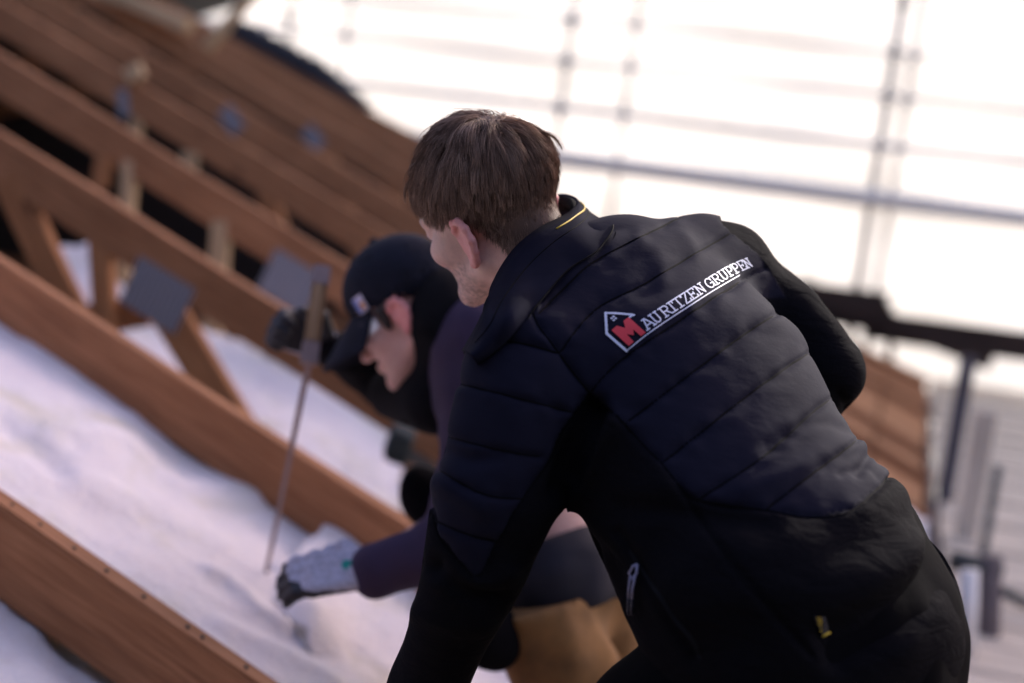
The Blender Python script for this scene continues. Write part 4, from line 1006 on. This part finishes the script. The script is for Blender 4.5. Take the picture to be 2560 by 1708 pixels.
# ---- trousers and boots
def leg(hip, foot, r0, r1, fwd):
    k = (np.asarray(hip) + foot) / 2 + np.asarray(fwd) * .03
    return etube([(hip, RH, r0, r0), (hip * .45 + k * .55 + np.array([0, 0, .02]), RH, r0 * .9, r0 * .9), (k, RH, r0 * .72, r0 * .74), (foot, RH, r1, r1)])
hc = P(2005, 1600, 1.645); FW = np.array([-.62, .72, 0])
fr, fl_ = hc + np.array([.06, .10, 0]), hc + np.array([-.12, -.08, 0]); zf_ = H - 1.415
footL = np.array([fl_[0] - .05, fl_[1] - .02, zf_ + .09]); footR = np.array([fr[0] + .03, fr[1] + .02, zf_ + .09])
pelvis = etube([(P(1990, 1480, 1.64), RH, .190, .140), (P(2030, 1590, 1.640), RH, .203, .155), (P(2025, 1740, 1.635), RH, .200, .150)])
ftr = union([pelvis, leg(fl_ + (0, 0, -.12), footL, .105, .075, FW), leg(fr + (0, 0, -.12), footR, .105, .075, FW)], .04)
tvn = VN(77)
o, Vt, Qt = sdf_object('trousers', lambda Q_: ftr(Q_) + tvn(Q_ * 11) * .007 + tvn(Q_ * np.array([25, 25, 9])) * .004, *bounds([footL, footR, P(1700, 1480, 1.5), P(2400, 1480, 1.8)], .16), .009, M['black_cloth'], person, 3)
for ft in (footL, footR):
    f_ = union([capsule(ft + (0, 0, .02), ft + (0, 0, -.03), .055, .052), capsule(ft + (0, 0, -.045), ft + FW * .16 + (0, 0, -.055), .043, .034)], .03)
    sdf_object('boot', f_, *bounds([ft, ft + FW * .2 + (0, 0, -.08)], .09), .008, M['felt'], person, 2)
BVt = BVHTree.FromPolygons([tuple(x) for x in Vt], [tuple(map(int, q)) for q in Qt])
# ================================================================ person two: bending man in a cap
def dpt(u, v, d): return P(u, v, d)
c2 = P(1012, 772, 2.62)
_f = unit((-.80, .50, .30)); _u = np.array((-.50, -.85, .10)); _u = unit(_u - _f * (_u @ _f)); _r = np.cross(_f, _u)
h2 = Head(c2, D(*_r), D(*_f), D(*_u), .955)
nb2 = P(1150, 850, 2.70); R2_ = D(.25, -.05, .96)
neck2 = etube([(h2.w(0, -.028, -.035), h2.A[0], .054, .058), (h2.w(0, -.045, -.09), h2.A[0], .054, .058), (nb2, R2_, .060, .060), (P(1300, 1100, 2.66), R2_, .15, .10), (P(1420, 1400, 2.62), R2_, .155, .105)])
fs2 = h2.skull(neck2)
LW2, RW2 = P(925, 1425, 2.43), P(822, 872, 2.82)
V, Q = mesh_sdf(fs2, *bounds([h2.w(-.12, -.15, -.16), h2.w(.12, .15, .16), P(1300, 1100, 2.5), P(1420, 1400, 2.8), P(1450, 1450, 2.5)], .12), .006)
V = relax(V, Q, 1); nV = len(V)
fe = h2.ear(-1); c = h2.w(-.08, -.015, -.02); Ve, Qe = mesh_sdf(fe, c - .05, c + .05, .002); Q = np.concatenate([Q, Qe + len(V)]); V = np.concatenate([V, relax(Ve, Qe, 1)])
arm = union([capsule(P(1190, 860, 2.56), P(1165, 1290, 2.48), .045, .038), capsule(P(1165, 1290, 2.48), LW2, .036, .027)], .02)
Va, Qa = mesh_sdf(arm, *bounds([P(1190, 860, 2.56), P(1165, 1290, 2.48), LW2], .08), .008); Q = np.concatenate([Q, Qa + len(V)]); V = np.concatenate([V, Va])
arm = union([capsule(P(1110, 880, 2.86), P(960, 950, 2.98), .045, .038), capsule(P(960, 950, 2.98), RW2, .036, .027)], .02)
Va, Qa = mesh_sdf(arm, *bounds([P(1110, 880, 2.86), P(950, 985, 2.98), RW2], .08), .008); Q = np.concatenate([Q, Qa + len(V)]); V = np.concatenate([V, Va])
person2 = world_mesh('person', V, Q, M['skin'])
tag(person2, 'man in dark cap and plum jacket bending to cut insulation, face in profile', 'person')
L3 = h2.loc(V); tint = np.tile(np.array([.72, .41, .35]), (len(V), 1))
st = np.clip((-.045 - L3[:, 2]) / .03, 0, 1) * np.clip((L3[:, 1] - .0) / .03, 0, 1) * .35
tint = tint * (1 - st[:, None]) + np.array([.30, .18, .15]) * st[:, None]
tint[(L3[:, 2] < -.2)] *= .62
e_ = np.zeros(len(V)); e_[nV:nV + len(Ve)] = .85
tint = tint * (1 - e_[:, None]) + np.array([.82, .26, .27]) * e_[:, None]
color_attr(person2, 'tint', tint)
# short dark sideburn and back hair below the cap
f_ = union([ellip(h2.w(-.072, .018, -.005), h2.A, np.array([.008, .012, .03]) * h2.s), ellip(h2.w(0, -.055, -.01), h2.A, np.array([.060, .046, .05]) * h2.s)], .01)
M['hair2'] = plain('dark_short_hair', (.035, .022, .018), .8, scale=200, bmp=.6, bscale=500)
sdf_object('hair', f_, *bounds([h2.w(-.1, .05, -.1), h2.w(.1, -.14, .06), h2.w(.1, .05, .06), h2.w(-.1, -.14, -.1)], .02), .005, M['hair2'], person2)
# cap: crown, button, brim, side badge
crown = ellip(h2.w(0, -.010, .050), h2.A, np.array([.089, .113, .092]) * h2.s)
crown_in = ellip(h2.w(0, -.010, .046), h2.A, np.array([.083, .107, .087]) * h2.s)
pn = h2.A[2] * .97 - h2.A[1] * .25; p0_ = h2.w(0, 0, .012)
fc = lambda Q_: np.maximum(np.maximum(crown(Q_), -crown_in(Q_)), -((Q_ - p0_) @ pn))
cap, _, _ = sdf_object('cap', fc, *bounds([h2.w(-.1, -.14, .0), h2.w(.1, .13, .16), h2.w(.1, -.14, .16), h2.w(-.1, .13, .0)], .03), .005, M['cap'], person2, 2)
f_ = ellip(h2.w(0, -.012, .145), h2.A, np.array([.009, .009, .006])); sdf_object('cap_button', f_, h2.w(0, -.012, .145) - .02, h2.w(0, -.012, .145) + .02, .0025, M['cap'], cap, 1)
V, F = [], []
for j in range(2):
    for r in range(9):
        for k in range(25):
            a = rad(-72 + 144 * k / 24); q = r / 8; ext = .112 * math.cos(a * 1.05) ** .6 * q if abs(a) < 1.45 else 0
            x = math.sin(a) * (.078 + .012 * q); y = .0 + .098 * math.cos(a) + ext; z = .042 - .046 * q - .022 * (math.sin(a) ** 2) - j * .007 - .05 * max(0, q - .0) * .2
            V.append(h2.w(x, y, z))
nb = 9 * 25
for r in range(8):
    for k in range(24):
        a = r * 25 + k; F.append((a, a + 1, a + 26, a + 25)); F.append((nb + a + 25, nb + a + 26, nb + a + 1, nb + a))
for k in range(24): F.append((8 * 25 + k, 8 * 25 + k + 1, nb + 8 * 25 + k + 1, nb + 8 * 25 + k))
world_mesh('brim', V, F, M['cap'], cap)
M['badge_blue'] = plain('badge_blue', (.20, .26, .62), .5, bmp=0); M['badge_white'] = plain('badge_white', (.62, .60, .78), .5, bmp=0); M['badge_orange'] = plain('badge_orange', (.72, .34, .10), .5, bmp=0)
def cap_patch(name, y0, y1, z0, z1, material, lift):
    V, F = [], []; n_ = 6
    for j in range(n_ + 1):
        for i in range(n_ + 1):
            y = y0 + (y1 - y0) * i / n_; z = z0 + (z1 - z0) * j / n_
            x = -math.sqrt(max(0, 1 - ((y + .010) / .113) ** 2 - ((z - .050) / .092) ** 2)) * .089 - lift; V.append(h2.w(x, y, z))
    for j in range(n_):
        for i in range(n_): a = j * (n_ + 1) + i; F.append((a, a + 1, a + n_ + 2, a + n_ + 1))
    world_mesh(name, V, F, material, cap)
cap_patch('badge', .030, .056, .024, .056, M['badge_white'], .003); cap_patch('badge_stripe', .046, .056, .026, .054, M['badge_blue'], .0045); cap_patch('badge_spot', .034, .044, .028, .042, M['badge_orange'], .0045)
# spectacles
M['lens'] = plain('lens_painted_glare', (.85, .86, .9), .22, .25, bmp=0, var=.03); M['frame'] = plain('spectacle_frame', (.10, .10, .12), .4, .2, bmp=0)  # white lens colour stands in for a bright reflection on clear glass
sp = empty('spectacles', h2.w(0, .1, 0)); tag(sp, 'clear spectacles worn by the man in the cap, bright glare painted on the lens', 'spectacles')
V, F = [], []; n_ = 28
for k in range(n_ + 1):
    a = rad(-98 + 196 * k / n_); hh = .016 * (1 - .35 * abs(a / 1.71) ** 3)
    for z, q in ((hh, 1.0), (hh * .3, 1.02), (-hh * .4, 1.015), (-hh * (1 - .35 * math.exp(-(a / .16) ** 2)), .985)): V.append(h2.w(.074 * math.sin(a) * q,   .044 + .073 * math.cos(a) * q, -.006 + z))
for k in range(n_):
    for r in range(3): c = k * 4 + r; F.append((c, c + 1, c + 5, c + 4))
world_mesh('lens', V, F, M['lens'], sp)
o = link('brow_bar', tube_mesh(V[0::4], .0018, 6), M['frame']); adopt(o, sp)
for sg in (-1, 1):
    o = link('temple', tube_mesh([h2.w(sg * .074, .034, .014), h2.w(sg * .079, .0, .012), h2.w(sg * .079, -.02, .004)], .0016, 6), M['frame']); adopt(o, sp)
# plum jacket with black hood collar
t2 = etube([(P(1175, 800, 2.70), R2_, .12, .085), (P(1215, 890, 2.69), R2_, .185, .115), (P(1260, 1020, 2.67), R2_, .20, .125), (P(1310, 1150, 2.64), R2_, .195, .118), (P(1345, 1235, 2.62), R2_, .185, .112)])
l2 = etube([(P(1195, 850, 2.54), R2_, .075, .075), (P(1185, 1000, 2.50), R2_, .066, .062), (P(1172, 1180, 2.475), R2_, .060, .058), (P(1150, 1330, 2.465), R2_, .056, .054), (P(1060, 1395, 2.45), R2_, .050, .050), (P(940, 1425, 2.435), R2_, .043, .043)])
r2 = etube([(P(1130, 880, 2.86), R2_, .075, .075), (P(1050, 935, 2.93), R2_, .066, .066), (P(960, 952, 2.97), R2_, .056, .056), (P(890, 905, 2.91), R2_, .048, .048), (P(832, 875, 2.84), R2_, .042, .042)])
jv = VN(55)
ta = unit(P(1345, 1235, 2.62) - P(1260, 1020, 2.67)); tp = P(1362, 1278, 2.62)
fj = lambda Q_: np.minimum(smin(np.maximum(smin(t2(Q_), r2(Q_), .05), (Q_ - tp) @ ta), l2(Q_), .03), 9); fj2 = lambda Q_: fj(Q_) + jv(Q_ * 14) * .009 + jv(Q_ * 5 + 2) * .007 + jv(Q_ * 30) * .003
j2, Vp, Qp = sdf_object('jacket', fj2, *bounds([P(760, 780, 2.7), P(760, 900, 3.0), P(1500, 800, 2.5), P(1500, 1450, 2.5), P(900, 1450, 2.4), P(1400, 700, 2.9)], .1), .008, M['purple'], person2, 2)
M['hood_and_sleeve_shade'] = plain('black_knit_and_shade', (.0055, .005, .0065), .95, bmp=.4, bscale=60, spec=.15)
f_ = union([etube([(h2.w(.0, -.062, -.075), h2.A[0], .088, .050), (h2.w(0, -.075, -.125), h2.A[0], .10, .075), (nb2, R2_, .13, .085)]), capsule(P(985, 985, 2.74), P(1090, 1000, 2.60), .05, .065), capsule(h2.w(-.03, -.085, -.035), h2.w(.03, -.085, -.035), .05, .05), capsule(h2.w(-.055, -.055, -.06), h2.w(.0, -.09, -.02), .035, .045)], .04)
j2.data.materials.append(M['hood_and_sleeve_shade']); pc = Vp[Qp].mean(1); j2.data.polygons.foreach_set('material_index', ((r2(pc) < l2(pc)) & (r2(pc) < t2(pc) - .02)).astype(np.int32))  # far sleeve of the plum jacket coloured black to paint its shade
sdf_object('hood', f_, *bounds([h2.w(.1, -.15, -.2), h2.w(-.1, .05, 0), nb2, P(985, 985, 2.74), P(1090, 1000, 2.6)], .12), .008, M['hood_and_sleeve_shade'], j2, 2)
o = link('hood_cord', tube_mesh([P(1020, 985, 2.60), P(1018, 1030, 2.60), P(1013, 1062, 2.60)], .005, 6), M['hood_and_sleeve_shade']); adopt(o, j2)
# shirt tail, trousers
sh_ = etube([(P(1395, 1375, 2.62), R2_, .168, .118), (P(1420, 1450, 2.60), R2_, .172, .122), (P(1425, 1480, 2.59), R2_, .165, .115)]); tq = P(1392, 1312, 2.62); td = unit(D(.22, .97, 0))
f_ = lambda Q_: np.maximum(np.maximum(sh_(Q_), -((Q_ - tq) @ td)), (Q_ - P(1425, 1500, 2.59)) @ td)
sdf_object('waist_shorts', lambda Q_: f_(Q_) + jv(Q_ * 18 + 7) * .006, *bounds([P(1250, 1300, 2.4), P(1600, 1600, 2.8)], .1), .008, M['navy_cloth'], person2, 2)
gz = H - 1.50
k1, k2 = P(1440, 1740, 2.50), P(1500, 1640, 2.78)
f1_, f2_ = np.array([k1[0] + .05, k1[1] + .12, gz]), np.array([k2[0] + .05, k2[1] + .06, gz])
legs = union([etube([(P(1325, 1520, 2.50), R2_, .10, .10), (P(1380, 1620, 2.49), R2_, .093, .093), (k1, R2_, .085, .085), (f1_, R2_, .065, .065)]), etube([(P(1470, 1500, 2.66), R2_, .095, .085), (k2, R2_, .08, .08), (f2_, R2_, .065, .065)]), etube([(P(1390, 1485, 2.59), R2_, .14, .10), (P(1400, 1530, 2.58), R2_, .13, .09)])], .03)
sdf_object('trousers', lambda Q_: np.maximum(legs(Q_) + jv(Q_ * 13 + 3) * .013 + jv(Q_ * 28) * .005, -((Q_ - P(1390, 1482, 2.55)) @ td)), *bounds([P(1230, 1480, 2.4), P(1600, 1480, 2.8), f1_, f2_], .12), .009, M['tan'], person2, 2)
f_ = union([capsule(P(1215, 1545, 2.42), P(1240, 1620, 2.42), .045, .04), capsule(P(1200, 1600, 2.40), P(1270, 1590, 2.44), .04, .025)], .03)
sdf_object('tool_pouch', f_, *bounds([P(1150, 1480, 2.4), P(1330, 1680, 2.45)], .08), .006, M['black_cloth'], person2, 2)
for ft in (f1_, f2_):
    f_ = union([capsule(ft + (0, 0, .06), ft, .06, .05), capsule(ft + (0, 0, -.03), ft + (-.15, 0, -.04), .042, .034)], .03); sdf_object('boot', f_, *bounds([ft, ft + (-.18, 0, -.06)], .1), .009, M['felt'], person2, 1)
f_ = union([ellip(P(1068, 1248, 2.92), h2.A, (.055, .045, .075)), capsule(P(1068, 1248, 2.92), P(1200, 1330, 2.86), .05, .07)], .03)
sdf_object('knee_pad', f_, *bounds([P(1020, 1180, 2.9), P(1220, 1380, 2.9)], .1), .008, M['black_cloth'], person2, 2)
# ---- gloves
M['glove'] = plain('grey_knit_glove', (.46, .45, .55), .9, scale=120, bmp=.5, bscale=300)
M['teal'] = plain('teal_dot', (.02, .42, .40), .5, bmp=0)
gl, _, _ = hand_prims(LW2, D(-.96, .08, .05), D(.03, .68, .73), -1, .34, 1.12, thumb_curl=.3)
gl.append(capsule(LW2 + D(.05, -.01, 0) * .6, LW2, .036, .034))
g1, Vg, Qg = sdf_object('work_glove', union(gl, .010), *bounds([LW2 + D(.04, 0, 0), LW2 + D(-.22, .05, 0), LW2 + D(-.1, .1, 0)], .07), .004, M['glove'], None, 1)
tag(g1, 'grey work glove with black palm and teal dot, pressed on the wool', 'glove', 'work gloves')
g1.data.materials.append(M['glove_dark'])
pc = Vg[Qg].mean(1); low = (pc - LW2) @ D(.03, .60, .80) * .6 + (pc - LW2) @ D(0, 1, 0) * .55; al = (pc - LW2) @ D(-1, .1, 0)
g1.data.polygons.foreach_set('material_index', ((low > .013) | (al > .172)).astype(np.int32))
bvg = BVHTree.FromPolygons([tuple(x) for x in Vg], [tuple(map(int, q)) for q in Qg])
r_ = unit(P(868, 1412, 1) - CAMLOC); hit = bvg.ray_cast(Vector(CAMLOC), Vector(r_))
if hit[0] is not None: world_mesh('teal_dot', *(lambda c_, n_: ([c_ + D(math.cos(a) * .010, math.sin(a) * .009, 0) - r_ * .006 for a in np.linspace(0, 6.283, 13)[:-1]], [tuple(range(12))]))(np.array(hit[0]), None), M['teal'], g1, False)
gr, _, _ = hand_prims(RW2, D(-.84, -.42, -.30), D(-.15, .2, -.95), 1, .85, 1.05)
g2, Vg, Qg = sdf_object('work_glove', union(gr, .008), *bounds([RW2, RW2 + D(-.1, -.1, -.1)], .12), .004, M['glove'], None, 1)
tag(g2, 'grey and black work glove gripping the saw handle', 'glove', 'work gloves'); g2.data.materials.append(M['glove_dark'])
pc = Vg[Qg].mean(1); g2.data.polygons.foreach_set('material_index', (((pc - RW2) @ D(.1, .1, -.9)) > .012).astype(np.int32))
# ---- insulation saw: wooden handle, steel ferrules, long thin blade
M['handle'] = wood('saw_handle_wood', (.20, .11, .05), (.36, .22, .11), (.50, .33, .19), knots=False); M['blade'] = plain('saw_steel', (.30, .22, .21), .5, .4, .1, 30, .05)
sa, sb, tip = P(806, 665, 2.74), P(772, 905, 2.70), PR(662, 1448, .17)
saw = empty('insulation_saw', sb); tag(saw, 'long insulation saw, wooden handle upright and thin blade in the wool', 'saw')
ax = unit(sa - sb)
beam('handle', sb + ax * .035, sa - ax * .03, .020, .030, M['handle'], saw, up=D(1, 0, .2), bev=.006)
beam('ferrule', sa - ax * .04, sa, .023, .034, M['blade'], saw, up=D(1, 0, .2), bev=.003)
beam('ferrule', sb - ax * .005, sb + ax * .04, .023, .034, M['blade'], saw, up=D(1, 0, .2), bev=.003)
n_ = 60; bd = unit(tip - sb); sdv = unit(np.cross(bd, D(0, 0, 1))); Lb = np.linalg.norm(tip - sb); th = unit(np.cross(bd, sdv)) * .0006; V, F = [], []
for i in range(n_ + 1):
    p_ = sb + bd * Lb * i / n_; wd = .0058 * (1 - .35 * i / n_); tooth = .0015 if i % 2 else 0
    V += [p_ + sdv * (wd + tooth) + th, p_ - sdv * wd + th, p_ - sdv * wd - th, p_ + sdv * (wd + tooth) - th]
for i in range(n_):
    for k in range(4): F.append((4 * i + k, 4 * i + (k + 1) % 4, 4 * i + 4 + (k + 1) % 4, 4 * i + 4 + k))
F += [(3, 2, 1, 0), (4 * n_, 4 * n_ + 1, 4 * n_ + 2, 4 * n_ + 3)]
world_mesh('blade', V, F, M['blade'], saw, False)
